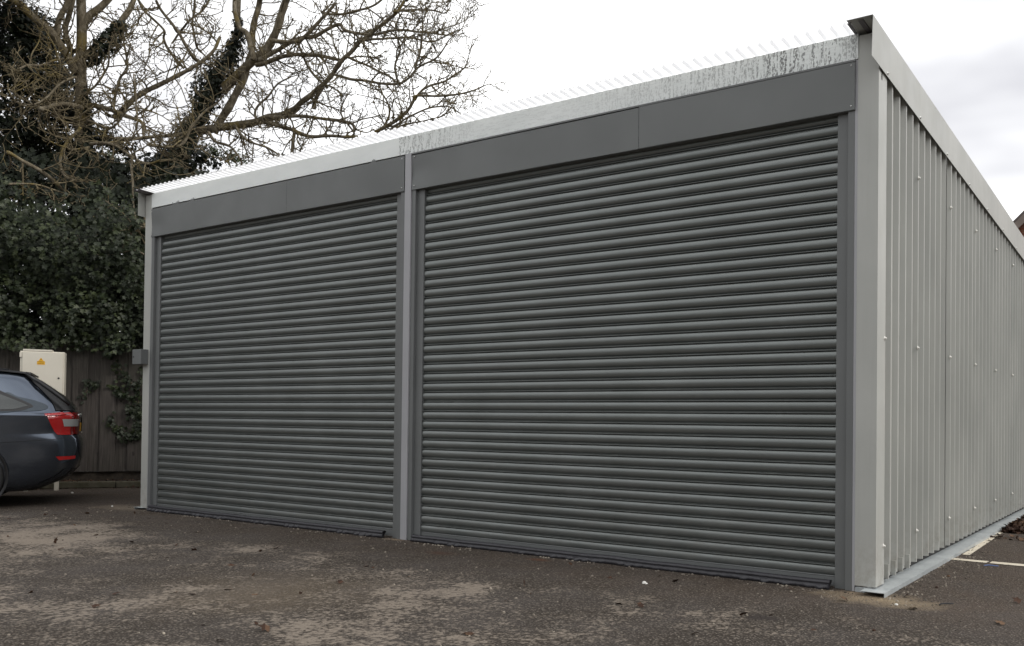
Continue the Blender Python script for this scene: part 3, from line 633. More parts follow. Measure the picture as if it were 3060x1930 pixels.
cf = lambda s_, y_, z_: CR - ce * s_ + cn2 * y_ + V((0, 0, z_))
b.hexa([cf(.80, .60, 1.455), cf(.80, -.60, 1.455), cf(.50, -.57, 1.428), cf(.50, .57, 1.428), cf(.80, .56, 1.475), cf(.80, -.56, 1.475), cf(.50, -.55, 1.450), cf(.50, .55, 1.450)])
part('roof_spoiler', b, 'cartrim', CARG, bevel=.006)
b = MB().tube([cf(.55, .55, 1.43), cf(.42, .66, 1.345), cf(.30, .71, 1.25), cf(.20, .745, 1.165), cf(.13, .75, 1.1)], [.02, .022, .022, .02, .014], 8); part('rear_pillar_trim', b, 'cartrim', CARG, smooth=True)
b = MB().tube([cf(.70, .53, 1.47), cf(1.2, .55, 1.505), cf(2.2, .56, 1.505), cf(2.9, .52, 1.44)], [.012, .015, .015, .012], 8); part('roof_rail', b, 'cartrim', CARG, smooth=True)
part('badge', MB().lathe([(0, .012), (.03, .01), (.038, 0)], cf(.05, .0, .98), ce, 18), 'chrome', CARG); part('boot_handle', MB().box((0, 0, 0), (.01, .01, .01)) if False else MB().tube([cf(.035, .45, 1.0), cf(.03, .0, 1.0), cf(.035, -.45, 1.0)], .012, 8), 'chrome', CARG)
for s_ in (1.03, 3.70):
    for sd_ in (1, -1):
        c_ = cf(s_, sd_ * .80, .325); ax = cn2 * sd_
        wh = part('wheel', MB().lathe([(.20, -.1), (.30, -.1), (.325, -.08), (.325, .08), (.31, .105), (.235, .11)], c_, ax, 40), 'tyre', CARG, smooth=True)
        rm = MB().lathe([(.235, .10), (.215, .095), (.20, .05), (.05, .06), (0, .06)], c_, ax, 30)
        part('rim', rm, 'black', wh); sp = MB()
        a1 = ax.orthogonal().normalized(); a2 = ax.cross(a1)
        for i in range(5):
            t = i * 2 * math.pi / 5; d_ = a1 * math.cos(t) + a2 * math.sin(t); sp.tube([c_ + ax * .098 + d_ * .02, c_ + ax * .105 + d_ * .22], [.035, .022], 6)
        part('spokes', sp, 'rim', wh)
        part('wheel_arch', MB().lathe([(.0, .112), (.37, .112), (.375, .1)], cf(s_, sd_ * .78, .36), ax, 30) if False else MB().lathe([(.37, .108), (.345, .108), (.34, .0)], cf(s_, sd_ * .80, .345), ax, 30), 'black', CARG, smooth=True)

# ------------------------------------------------------------------ brick house far right
H0 = at(3002, 660, 24)
HS = empty('brick_house', V((H0.x, H0.y, 0)), 'red brick gabled house beyond the end of the garage', 'house')
he = H0.z; hx, hy = H0.x + .3, H0.y; hw = 7.4; rise = 3.6
gb = MB().add([(hx, hy, 0), (hx + hw, hy, 0), (hx + hw, hy, he - .25), (hx + hw / 2, hy, he - .25 + rise), (hx, hy, he - .25), (hx, hy + 9, 0), (hx + hw, hy + 9, 0), (hx + hw, hy + 9, he - .25), (hx + hw / 2, hy + 9, he - .25 + rise), (hx, hy + 9, he - .25)],
              [(0, 1, 2, 3, 4), (5, 9, 8, 7, 6), (0, 4, 9, 5), (1, 6, 7, 2)])
part('house_wall', gb, 'brick', HS)
sl = rise / (hw / 2)
for sg_ in (0, 1):
    xa = hx - .35 if sg_ == 0 else hx + hw + .35; za = he - .25 - .35 * sl + .12; xm = hx + hw / 2; zm = he - .25 + rise + .12
    b = MB(); y0, y1 = hy - .28, hy + 9.3
    b.hexa([(min(xa, xm), y0, za if xa < xm else zm), (max(xa, xm), y0, zm if xa < xm else za), (max(xa, xm), y1, zm if xa < xm else za), (min(xa, xm), y1, za if xa < xm else zm),
            (min(xa, xm), y0, (za if xa < xm else zm) + .09), (max(xa, xm), y0, (zm if xa < xm else za) + .09), (max(xa, xm), y1, (zm if xa < xm else za) + .09), (min(xa, xm), y1, (za if xa < xm else zm) + .09)])
    rf = part('house_roof', b, 'tile', HS)
    c = MB(); d_ = -.24
    c.hexa([(min(xa, xm), y0 - .01, (za if xa < xm else zm) + d_), (max(xa, xm), y0 - .01, (zm if xa < xm else za) + d_), (max(xa, xm), y0 + .02, (zm if xa < xm else za) + d_), (min(xa, xm), y0 + .02, (za if xa < xm else zm) + d_),
            (min(xa, xm), y0 - .01, (za if xa < xm else zm) - .002), (max(xa, xm), y0 - .01, (zm if xa < xm else za) - .002), (max(xa, xm), y0 + .02, (zm if xa < xm else za) - .002), (min(xa, xm), y0 + .02, (za if xa < xm else zm) - .002)])
    part('barge_board', c, 'barge', HS)
for zw in (1.0, 3.9):
    for xw in (1.4, 4.6):
        wv = box('house_window', (hx + xw, hy - .02, zw), (hx + xw + 1.3, hy - .001, zw + 1.25), 'doorwhite', HS); box('pane', (hx + xw + .08, hy - .03, zw + .08), (hx + xw + 1.22, hy - .021, zw + 1.17), 'carglass', wv)

# ------------------------------------------------------------------ trees
def catm(pts, n_=6):
    o_ = []; N_ = len(pts)
    for i in range(N_ - 1):
        p0, p1, p2, p3 = pts[max(i - 1, 0)], pts[i], pts[i + 1], pts[min(i + 2, N_ - 1)]
        for j in range(n_):
            t = j / n_; o_.append(.5 * (2 * p1 + (p2 - p0) * t + (2 * p0 - 5 * p1 + 4 * p2 - p3) * t * t + (3 * p1 - p0 - 3 * p2 + p3) * t ** 3))
    o_.append(pts[-1]); return o_
def limb_path(px, d0, d1, r0, r1, wig=.012):
    m_ = len(px); ps = [at(x, y, d0 + (d1 - d0) * i / (m_ - 1)) for i, (x, y) in enumerate(px)]
    ps = catm(ps, 7); k_ = len(ps)
    out_ = []; rd = []
    for i, p in enumerate(ps):
        t = i / (k_ - 1); out_.append(p + V(noise.noise_vector(p * 3.1)) * wig * (0 if i in (0,) else 1) * 2); d = d0 + (d1 - d0) * t
        r_ = (r0 + (r1 - r0) * t) * d / FPX; rd.append(r_ * (1 + .16 * noise.noise(p * 9)))
    return out_, rd
class Twigs:
    def __init__(s): s.b = MB(); s.n = 0
    def bud(s, p, d, r_):
        a = d.orthogonal().normalized() * r_; b_ = d.cross(a.normalized()) * r_; s.b.add([p - d * r_, p + a, p + b_, p - a, p - b_, p + d * r_ * 2.4], [(0, 2, 1), (0, 3, 2), (0, 4, 3), (0, 1, 4), (5, 1, 2), (5, 2, 3), (5, 3, 4), (5, 4, 1)])
    def grow(s, p, d, L_, r_, lvl, up):
        if s.n > 14000: return
        s.n += 1
        st = .055 if lvl else .08; k_ = max(3, int(L_ / st)); st = L_ / k_; pts = [p]; dirs = [d]; tw = V([random.gauss(0, 1) for _ in range(3)]) * .10
        for i in range(k_):
            t = i / k_
            d = (d + tw + V((0, 0, (-.06 if t < .35 else .14) * up)) + V([random.gauss(0, .10) for _ in range(3)])).normalized()
            if random.random() < .25: tw = V([random.gauss(0, 1) for _ in range(3)]) * .12
            p = p + d * st; pts.append(p); dirs.append(d)
        s.b.tube(pts, [r_ * (1 - .5 * i / k_) for i in range(k_ + 1)], 5 if r_ > .008 else 4)
        s.bud(pts[-1], dirs[-1], max(.008, r_ * 1.3))
        for i in range(1, k_ + 1):
            t = i / k_; q = pts[i]; dd = dirs[i]
            if lvl == 0 and random.random() < .72:
                s.grow(q, (s.side(dd) * random.uniform(.7, 1.2) + dd * .75).normalized(), L_ * random.uniform(.22, .5) * (1.15 - .5 * t), max(.0066, r_ * .66 * (1 - .3 * t)), 1, up)
            elif lvl == 1 and random.random() < .60:
                s.grow(q, (s.side(dd) + dd * .8).normalized(), random.uniform(.05, .2), max(.0055, r_ * .78), 2, up)
            elif lvl == 2 and random.random() < .25:
                sd2 = s.side(dd); s.b.tube([q, q + (sd2 + dd * .5).normalized() * .03], [.0045, .0045], 3); s.bud(q + (sd2 + dd * .5).normalized() * .035, sd2, .008)
    def side(s, d):
        v_ = V([random.gauss(0, 1) for _ in range(3)]); v_ = v_ - d * v_.dot(d); v_.z += .15; return v_.normalized()
def tree(name, lab, base, trunk, limbs, hi, seed):
    random.seed(seed)
    T = empty(name, base, lab, 'tree', 'bare trees behind the garage'); tp, tr_ = trunk
    b = MB().tube(tp, tr_, 14); part('trunk', b, 'bark', T, smooth=True)
    tw = Twigs()
    for (px, d0, d1, r0, r1, dens, ln) in limbs:
        ps, rd = limb_path(px, d0, d1, r0, r1); part('limb', MB().tube(ps, rd, 9 if r0 > 5 else 6), 'bark', T, smooth=True)
        acc = random.uniform(0, .2)
        for i in range(1, len(ps)):
            acc += (ps[i] - ps[i - 1]).length * dens
            while acc > .125:
                acc -= .125; d = (ps[i] - ps[i - 1]).normalized(); t = i / len(ps)
                l_ = ln * random.uniform(.35, 1.1)
                tw.grow(ps[i], (tw.side(d) + d * .5).normalized(), l_, min(rd[i] * .7, random.uniform(.010, .016)), 0 if l_ > .38 else 1, 1)
        d = (ps[-1] - ps[-3]).normalized()
        if r1 < 4: tw.grow(ps[-1], d, ln * .5, rd[-1] * .8, 0, 1)
    for ps, rd in hi:
        part('limb', MB().tube(ps, rd, 7), 'bark', T, smooth=True)
        for i in range(2, len(ps)):
            for _ in range(2): d = (ps[i] - ps[i - 1]).normalized(); tw.grow(ps[i], (tw.side(d) + d * .6).normalized(), random.uniform(.5, 1.2), .009, 0, .8)
    print('twigs', tw.n, len(tw.b.f))
    link('twigs', mesh('twigs', np.array([tuple(v) for v in tw.b.v]), None, 'twig') if False else mesh('twigs', tw.b.v, tw.b.f, 'twig', True), T, kind='stuff')
    return T
DA, DB_ = 14.3, 15.6
def trunkpath(px, d, rr, base):
    ps = [base] + [at(x, y, d) for x, y in px]; ps = catm(ps, 5); k_ = len(ps)
    return [p + V(noise.noise_vector(p * 1.3)) * .03 for p in ps], [rr[min(int(i / (k_ - 1) * (len(rr) - 1)), len(rr) - 2)] * (1 - (i / (k_ - 1) * (len(rr) - 1)) % 1) + rr[min(int(i / (k_ - 1) * (len(rr) - 1)) + 1, len(rr) - 1)] * ((i / (k_ - 1) * (len(rr) - 1)) % 1) if i < k_ - 1 else rr[-1] for i in range(k_)]
ba = at(262, 1430, DA); ba.z = 0; bb = at(405, 1430, DB_); bb.z = 0
LA = [  # px path, d0, d1, r0, r1 (px half widths), twig density, twig length
 ([(228, 215), (190, 150), (150, 95), (100, 50), (55, 5), (10, -40)], 14.2, 13.4, 12, 9, .5, .7),
 ([(210, 150), (197, 90), (205, 50), (215, 10), (222, -40)], 14.2, 14.0, 8, 6, .4, .6),
 ([(168, 110), (175, 60), (195, 20), (210, -20)], 14, 13.9, 9, 7, .4, .6),
 ([(244, 100), (262, 55), (300, 20), (340, -20)], 14.3, 14.4, 12, 9, .4, .6),
 ([(255, 175), (300, 125), (350, 80), (385, 30), (405, -20)], 14.3, 14.6, 10, 7, .5, .7),
 ([(262, 320), (294, 318), (355, 339), (392, 351), (424, 367), (432, 410)], 14.2, 13.5, 8, 4, .9, .7),
 ([(345, 350), (367, 331), (408, 290), (449, 265), (531, 229), (584, 196), (640, 150), (660, 110)], 14.4, 14.4, 9, 4, .9, .8),
 ([(20, 455), (61, 478), (122, 510), (163, 543), (188, 571)], 12.6, 13.2, 6, 5, .5, .6),
 ([(20, 548), (61, 551), (122, 553), (176, 571)], 12.6, 13.0, 4, 3, .6, .6),
 ([(120, 325), (150, 318), (200, 312), (245, 322)], 13, 14, 7, 7, .9, .9),
 ([(345, 416), (359, 414), (449, 410), (520, 405), (570, 390)], 13.6, 13.9, 6, 4, 1., .7),
 ([(440, 430), (453, 433), (510, 441), (547, 428), (580, 367), (612, 335), (649, 306)], 13.4, 13.6, 5, 3, 1., .7),
 ([(60, 205), (82, 196), (122, 196), (163, 180), (225, 173)], 13.2, 14, 3, 4, 1.3, .8),
 ([(30, 270), (60, 290), (122, 327), (188, 363), (225, 367)], 13, 14, 3, 4, 1.3, .8),
 ([(400, 220), (403, 282), (412, 340)], 13.5, 13.5, 2, 3, .4, .4),
 ([(465, 0), (482, 33), (531, 94), (571, 163), (600, 190)], 14, 14.6, 3.5, 5, .9, .7),
 ([(410, 0), (429, 30), (486, 86), (490, 118), (514, 167), (551, 204)], 14, 14.5, 3, 4, .9, .7),
 ([(580, -10), (580, 33), (576, 82), (588, 135), (604, 155)], 14.6, 14.9, 3, 3, .8, .6),
 ([(339, 322), (359, 233), (380, 204), (371, 122), (372, 90)], 14, 14, 4, 2.5, 1, .6),
 ([(515, 130), (535, 98), (570, 60), (604, 33), (625, 0)], 14.5, 14.5, 3, 3, .8, .6),
 ([(270, 430), (330, 430), (400, 470), (440, 490), (480, 480)], 13.4, 12.8, 5, 3, 1, .6),
 ([(240, 380), (200, 430), (180, 480), (190, 520), (230, 540)], 13.3, 13, 5, 3, 1, .6),
 ([(270, 440), (230, 450), (190, 440), (150, 420)], 13.4, 13, 4, 2, 1.2, .6),
 ([(395, 470), (392, 520), (395, 560), (400, 630), (415, 690)], 13, 12.9, 4, 2, .5, .5),
 ([(430, 760), (395, 745), (330, 762), (260, 755), (225, 730), (190, 700)], 12.5, 12.6, 3, 1.5, .3, .3),
 ([(440, 680), (395, 675), (392, 705), (372, 725), (362, 745), (345, 735), (322, 690), (325, 600)], 12.5, 12.6, 3.5, 1.5, .2, .3),
 ([(300, 585), (335, 615), (372, 640), (400, 672)], 12.5, 12.5, 1.5, 2, .2, .3),
 ([(228, 230), (180, 250), (140, 290), (90, 310), (40, 300)], 13.6, 12.8, 4, 2, 1.4, .7),
 ([(235, 290), (290, 250), (320, 200), (330, 140), (350, 100)], 14.2, 14, 4, 2, 1, .7),
 ([(260, 360), (330, 380), (380, 330), (420, 320), (470, 340)], 13.8, 13.6, 4, 2, 1, .7)]
LB = [
 ([(590, 392), (637, 384), (700, 375), (775, 363), (814, 351), (870, 335), (892, 322)], 15.5, 15.1, 13, 10, .5, .7),
 ([(885, 326), (905, 305), (940, 278), (986, 233), (1010, 195), (1039, 163), (1070, 130), (1100, 106), (1140, 75), (1182, 41), (1210, 0)], 15.1, 14.6, 8, 4.5, .8, .8),
 ([(640, 395), (669, 345), (700, 290), (731, 229), (750, 160), (755, 94), (765, 50), (780, -10)], 15.4, 15.5, 12, 8, .6, .7),
 ([(665, 265), (690, 240), (720, 215), (759, 180), (800, 140), (820, 100), (840, 50), (860, -10)], 15.5, 15.2, 15, 10, .5, .7),
 ([(757, 180), (750, 140), (739, 102), (714, 82), (702, 37), (700, -10)], 15.2, 15.3, 9, 6, .5, .6),
 ([(773, 180), (830, 150), (892, 118), (945, 106), (1010, 73), (1030, 90), (1067, 98), (1129, 102), (1190, 88), (1260, 95), (1325, 102)], 15.2, 14.5, 7, 2.5, .9, .75),
 ([(810, 122), (860, 128), (900, 120), (945, 73), (965, 50), (1000, 10)], 15.1, 14.9, 7, 4, .7, .7),
 ([(765, 195), (800, 185), (851, 167), (929, 163), (970, 168), (1012, 178)], 15.2, 14.9, 7, 5, .6, .6),
 ([(1000, 222), (1050, 235), (1108, 245), (1190, 249), (1247, 205), (1290, 180), (1312, 163), (1340, 120)], 14.8, 14.3, 4.5, 2, .9, .7),
 ([(800, 352), (863, 347), (929, 351), (1000, 358), (1050, 370), (1060, 395)], 15.1, 14.9, 5.5, 4, .8, .6),
 ([(790, 365), (860, 385), (900, 400), (940, 408), (1000, 408), (1070, 408)], 15.1, 14.8, 6.5, 4, .9, .6),
 ([(1120, 395), (1149, 380), (1210, 339), (1235, 305), (1247, 286), (1312, 286), (1394, 277), (1445, 255)], 14.8, 14.2, 6, 2, .9, .6),
 ([(1240, 300), (1270, 262), (1337, 237), (1385, 205), (1398, 172)], 14.5, 14.2, 4, 1.5, 1, .55),
 ([(885, 120), (896, 143), (929, 212), (961, 249), (980, 262)], 15.2, 15, 3, 4, .8, .6),
 ([(1060, 130), (1100, 118), (1160, 115), (1230, 110), (1290, 125), (1345, 100)], 14.8, 14.3, 4, 2, 1, .6),
 ([(1038, 170), (1060, 180), (1120, 205), (1160, 225), (1190, 249)], 14.8, 14.6, 4, 3, .9, .6),
 ([(1170, 380), (1260, 330), (1330, 318), (1375, 338)], 14.7, 14.2, 3, 1.5, 1, .5),
 ([(1150, 388), (1240, 365), (1310, 352), (1350, 320), (1370, 290)], 14.7, 14.2, 3, 1.5, 1, .5),
 ([(1240, 205), (1255, 150), (1265, 90), (1262, 50)], 14.5, 14.5, 4, 2, 1.2, .5),
 ([(1190, 249), (1180, 200), (1195, 150), (1180, 90), (1200, 40)], 14.7, 14.7, 3.5, 2, 1.1, .6),
 ([(880, 395), (875, 440), (868, 480)], 15, 15, 5, 5, .8, .5),
 ([(965, 262), (945, 300), (938, 325)], 15, 15.1, 6, 7, .4, .5),
 ([(1175, 35), (1230, 28), (1290, 30), (1330, 40), (1345, 25)], 14.6, 14.4, 3.5, 1.5, 1, .5),
 ([(960, 35), (1000, 42), (1060, 35), (1110, 20), (1150, -10)], 15, 14.8, 4, 3, .9, .6),
 ([(700, 375), (740, 420), (800, 440), (850, 470), (900, 470)], 14.8, 14.6, 4, 2, 1.1, .5),
 ([(770, 365), (760, 330), (800, 290), (830, 250), (870, 230)], 15.1, 15, 4, 2, 1.1, .6),
 ([(1145, 385), (1165, 340), (1150, 290), (1120, 265)], 14.8, 14.8, 3.5, 2, 1.1, .5),
 ([(1060, 400), (1020, 340), (1030, 300)], 14.9, 14.9, 3, 2, 1.1, .5),
 ([(620, 395), (640, 420), (690, 440), (720, 480)], 15, 14.8, 5, 3, 1, .5)]
def high(p, dirs):
    o_ = []
    for d, L_, r_ in dirs:
        q = V(p); ps = [q.copy()]; d = V(d).normalized()
        for i in range(8): d = (d + V([random.gauss(0, .12) for _ in range(3)]) + V((0, 0, .05))).normalized(); q = q + d * L_ / 8; ps.append(q.copy())
        o_.append((ps, [r_ * (1 - .75 * i / 8) for i in range(9)]))
    return o_
ta = trunkpath([(262, 1000), (262, 600), (250, 400), (247, 250), (243, 120), (243, 0), (240, -60)], DA, [.20, .18, .15, .12, .085, .075, .07, .06], ba)
tb = trunkpath([(415, 900), (435, 680), (480, 540), (545, 440), (600, 330), (650, 235), (690, 160), (708, 80), (714, 0), (716, -50)], DB_, [.22, .2, .17, .15, .13, .12, .11, .07, .05, .045, .04, .035], bb)
tree('bare_tree', 'leafless tree with a lichen covered vertical trunk rising from the ivy at far left', ba, ta, LA, high(at(240, -50, DA), [((-.3, .2, 1), 3.2, .06), ((.4, -.2, 1), 2.8, .05), ((-.8, -.5, .6), 2.6, .05)]) + high(at(60, 10, 13.5), [((-.8, -.5, .5), 2.5, .05)]), 3)
tree('bare_tree', 'large leafless tree spreading its branches to the right above the garage roof', bb, tb, LB, high(at(716, -40, DB_), [((-.2, .2, 1), 3.2, .05), ((.2, .3, 1), 2.6, .04)]) + high(at(780, -5, 15.4), [((.2, .1, 1), 3, .08)]) + high(at(860, -10, 15.2), [((.6, .1, 1), 3.2, .1)]) + high(at(1210, 0, 14.6), [((.6, .3, .5), 1.2, .04)]), 4)

# ------------------------------------------------------------------ ivy
random.seed(21)
def blob_pts(cx, cy, d, rx, ry, rdp, cnt, P_, N_, shell=.55):
    c = at(cx, cy, d)
    for _ in range(cnt):
        v_ = V([random.gauss(0, 1) for _ in range(3)]).normalized(); rr = (shell + (1 - shell) * random.random()) * (1 + .35 * noise.noise(c + v_ * 1.4) + .2 * noise.noise(v_ * 5 + c))
        p = c + RX * (v_.x * rx * rr) + UX * (v_.y * ry * rr) + FW * (v_.z * rdp * rr)
        P_.append(p); N_.append((V((RX * v_.x + UX * v_.y + FW * v_.z)) + V((0, 0, .4)) - FW * .3))
pm_ = lambda px, d: px * d / FPX
def ivy_on(path_px, d, wpx, per, P_, N_):
    for (x0, y0), (x1, y1), w0, w1 in zip(path_px, path_px[1:], wpx, wpx[1:]):
        L_ = math.hypot(x1 - x0, y1 - y0); k_ = max(2, int(L_ / 14))
        for i in range(k_):
            t = (i + random.random()) / k_; w = (w0 + (w1 - w0) * t) * random.uniform(.8, 1.25)
            blob_pts(x0 + (x1 - x0) * t + random.uniform(-6, 6), y0 + (y1 - y0) * t, d, pm_(w, d), pm_(w * .8, d), pm_(w, d), int(per * (w / 30) ** 1.3), P_, N_, .7)
# ivy up the leaning trunk
P_, N_ = [], []
ivy_on([(440, 620), (480, 520), (540, 440), (575, 370), (600, 330)], DB_ - .05, [60, 48, 42, 34, 26], 110, P_, N_)
ivy_on([(600, 330), (620, 265), (650, 215), (690, 165), (712, 95), (716, 50)], DB_ - .05, [34, 44, 44, 30, 16, 10], 105, P_, N_)
leaves('climbing_ivy', P_, N_, .058, 'ivy2', kind=None, label=None); o = bpy.data.objects['climbing_ivy']
tag(o, 'dark ivy wrapped round the leaning trunk above the left end of the garage', 'ivy')
# ivy on the far left tree
P_, N_ = [], []
ivy_on([(262, 1000), (262, 800), (262, 600), (270, 480)], DA, [60, 60, 55, 34], 120, P_, N_)
ivy_on([(264, 520), (262, 430), (258, 340), (252, 260)], DA, [40, 30, 22, 14], 70, P_, N_)
ivy_on([(262, 190), (300, 150), (335, 105), (372, 60)], 14.35, [10, 34, 28, 12], 80, P_, N_)
for q in [(95, 120, 70, 75), (70, 220, 80, 70), (140, 230, 60, 55), (110, 330, 85, 70), (180, 330, 50, 60), (60, 420, 90, 80), (160, 450, 90, 70), (220, 420, 45, 50), (120, 60, 50, 40), (50, 40, 60, 60), (10, 140, 60, 120), (0, 330, 60, 120), (200, 230, 30, 40), (30, 60, 60, 60), (95, 80, 55, 55), (60, 150, 60, 60), (130, 150, 50, 60), (170, 220, 50, 60), (110, 260, 70, 50), (200, 300, 45, 50), (100, 390, 80, 50), (250, 470, 50, 50), (180, 130, 35, 40), (215, 330, 40, 60), (300, 400, 50, 40), (350, 430, 45, 30), (-60, 60, 80, 90), (-70, 220, 80, 90)]:
    blob_pts(q[0], q[1], 14.6 + random.uniform(-.1, .5), pm_(q[2], 14.6), pm_(q[3], 14.6), .55, int(q[2] * q[3] / 6.5), P_, N_, .35)
leaves('climbing_ivy', P_, N_, .062, 'ivy2', kind=None); tag(bpy.data.objects['climbing_ivy.001'], 'dark ivy smothering the tree at the far left edge', 'ivy')
# ivy hedge wall hanging over the fence
P_, N_ = [], []
for i in range(80000):
    t = random.uniform(-8, 4.2); z = random.uniform(1.55, 4.6) if random.random() < .85 else random.uniform(4.4, 5.4)
    bot = 1.86 + .22 * noise.noise(V((t * 1.1, 4, 0))) + .09 * noise.noise(V((t * 6, 1, 0))); 
    if z < bot: continue
    top = 3.9 + .8 * noise.noise(V((t * .9, 9, 0))) + .5 * noise.noise(V((t * 2.6, 9, 0)))
    if z > top + random.uniform(-.5, .4): continue
    bulge = .25 + .42 * noise.noise(V((t * .9, z * .9, 2))) + .28 * noise.noise(V((t * 2.3, z * 2.3, 5))) + .10 * noise.noise(V((t * 6, z * 6, 8))) + .18 * math.sin(max(0, min(1, (z - 1.9) / 2.2)) * 3.1)
    dp = random.random() ** 1.6 * .6
    gx = noise.noise(V((t * 2.3 + .1, z * 2.3, 5))) - noise.noise(V((t * 2.3, z * 2.3, 5))); gzv = noise.noise(V((t * 2.3, z * 2.3 + .1, 5))) - noise.noise(V((t * 2.3, z * 2.3, 5)))
    hole = noise.noise(V((t * 2.2, z * 2.2, 20)))
    if hole > .42 and dp < .3: continue
    P_.append(fp(t, bulge - dp, z)); N_.append(FN - FD * gx * 3 + V((0, 0, .45 - gzv * 3)))
leaves('ivy_hedge', P_, N_, .062, 'ivy', kind=None, jit=.75); tag(bpy.data.objects['ivy_hedge'], 'dense green ivy hedge hanging over the top of the board fence', 'ivy')
# inner mass of the hedge: larger, darker leaves behind to close sky gaps
P_, N_ = [], []
for i in range(34000):
    t = random.uniform(-8.5, 4.6); z = random.uniform(1.9, 3.9) if random.random() < .8 else random.uniform(3.2, 5.0); P_.append(fp(t, random.uniform(-.9, -.3) - max(0, z - 3.6) * .8, z)); N_.append(FN)
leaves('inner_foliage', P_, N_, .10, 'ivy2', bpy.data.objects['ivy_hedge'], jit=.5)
# dark masses behind the left end of the roof
P_, N_ = [], []
for q in [(400, 600, 60, 60), (350, 520, 60, 60), (430, 500, 50, 45), (500, 510, 55, 50), (560, 490, 45, 40), (610, 470, 40, 30), (330, 640, 60, 60), (520, 560, 60, 50), (300, 560, 50, 60), (410, 660, 60, 50), (240, 560, 60, 70), (150, 560, 90, 60), (60, 560, 90, 60), (450, 560, 60, 50), (100, 480, 80, 60), (0, 500, 90, 80), (200, 500, 70, 60), (300, 500, 50, 50), (370, 570, 60, 50), (-80, 560, 90, 80)]:
    blob_pts(q[0], q[1], 15.9 + random.uniform(-.3, .4), pm_(q[2], 15.9), pm_(q[3], 15.9), .6, int(q[2] * q[3] / 6), P_, N_, .3)
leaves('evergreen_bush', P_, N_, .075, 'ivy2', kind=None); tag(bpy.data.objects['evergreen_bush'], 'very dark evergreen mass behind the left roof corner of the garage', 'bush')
P_, N_ = [], []
for q in [(690, 470, 60, 34), (640, 450, 40, 40), (740, 495, 40, 24), (600, 440, 30, 30), (850, 465, 18, 12), (560, 420, 30, 28), (330, 470, 40, 40)]:
    blob_pts(q[0], q[1], 17.2 + random.uniform(-.3, .3), pm_(q[2], 17), pm_(q[3], 17), .4, int(q[2] * q[3] / 5), P_, N_, .1)
leaves('light_bush', P_, N_, .055, 'bush', kind=None, shape=1, hang=-.3, jit=1.2); tag(bpy.data.objects['light_bush'], 'paler narrow leaved bush peeping over the corrugated roof edge', 'bush')
# trailing tendrils on the fence boards
def tendril(t0, z0, pts, cnt, size=.05):
    P_, N_ = [], []; b = MB(); ps = catm([fp(a, .035, z) for a, z in pts], 8); b.tube(ps, .004, 4)
    for i in range(cnt):
        q = random.choice(ps); P_.append(q + FD * random.gauss(0, .035) + V((0, 0, random.gauss(0, .035))) + FN * random.uniform(.0, .05)); N_.append(FN + V((0, 0, .3)))
    E_ = part('ivy_tendril', b, 'twig'); leaves('leaf_cluster', P_, N_, size, 'ivy', E_, kind='stuff'); return E_
def ft(px):                                         # fence coordinate of an image column
    r_ = ray(px, 1200); a = CAM - F0; det = r_.x * (-FD.y) + r_.y * FD.x
    k_ = ((-(a.x)) * (-FD.y) - (-(a.y)) * (-FD.x)) / det; q = CAM + r_ * k_; return (q - F0).dot(FD)
def fz(py, px=330):
    r_ = ray(px, py); n_ = FN; k_ = (F0 - CAM).dot(n_) / r_.dot(n_); return (CAM + r_ * k_).z
T_ = [([(420, 1000), (430, 1090), (415, 1180), (420, 1260), (410, 1300)], 260, 'ivy trailing down the fence boards beside the garage corner post'),
      ([(345, 1080), (365, 1110), (385, 1140), (410, 1150)], 60, 'thin ivy stem crossing the boards just left of the switch housing'),
      ([(340, 1150), (362, 1170), (385, 1180), (400, 1220), (385, 1240)], 110, 'ivy strand with a leafy clump at mid height near the corner post'),
      ([(325, 1245), (345, 1275), (370, 1295), (395, 1300), (410, 1280)], 90, 'lowest ivy strand curling up towards the corner post'),
      ([(262, 1142), (275, 1146), (290, 1150)], 30, 'small ivy sprig in the middle of the boards'),
      ([(245, 1190), (255, 1180), (262, 1165)], 14, 'tiny ivy sprig low beside the car roof'),
      ([(340, 1000), (335, 1040), (325, 1060)], 110, 'ivy tuft drooping from the hedge onto the boards')]
for pts, cnt, lab in T_:
    o = tendril(0, 0, [(ft(x), fz(y, x)) for x, y in pts], cnt); tag(o, lab, 'ivy', 'ivy strands trailing over the fence boards')
# large evergreen outside the frame on the left whose canopy shades the fence and car
P_, N_ = [], []
for q in [(-300, 60, 13.5, 1.4), (-420, -60, 13.2, 1.6), (-180, -260, 13.5, 1.5), (-420, 420, 13.4, 1.5), (60, -420, 13.2, 1.4), (320, -480, 13.5, 1.2), (-60, -460, 13, 1.5), (-640, 200, 12.6, 1.7), (-620, 600, 12.6, 1.5), (-760, 800, 12.2, 1.3)]:
    blob_pts(q[0], q[1], q[2], q[3], q[3] * .75, q[3], 3000, P_, N_, .2)
leaves('overhanging_evergreen', P_, N_, .10, 'ivy2', kind=None); tag(bpy.data.objects['overhanging_evergreen'], 'dark evergreen canopy beyond the fence, mostly outside the left edge', 'tree')

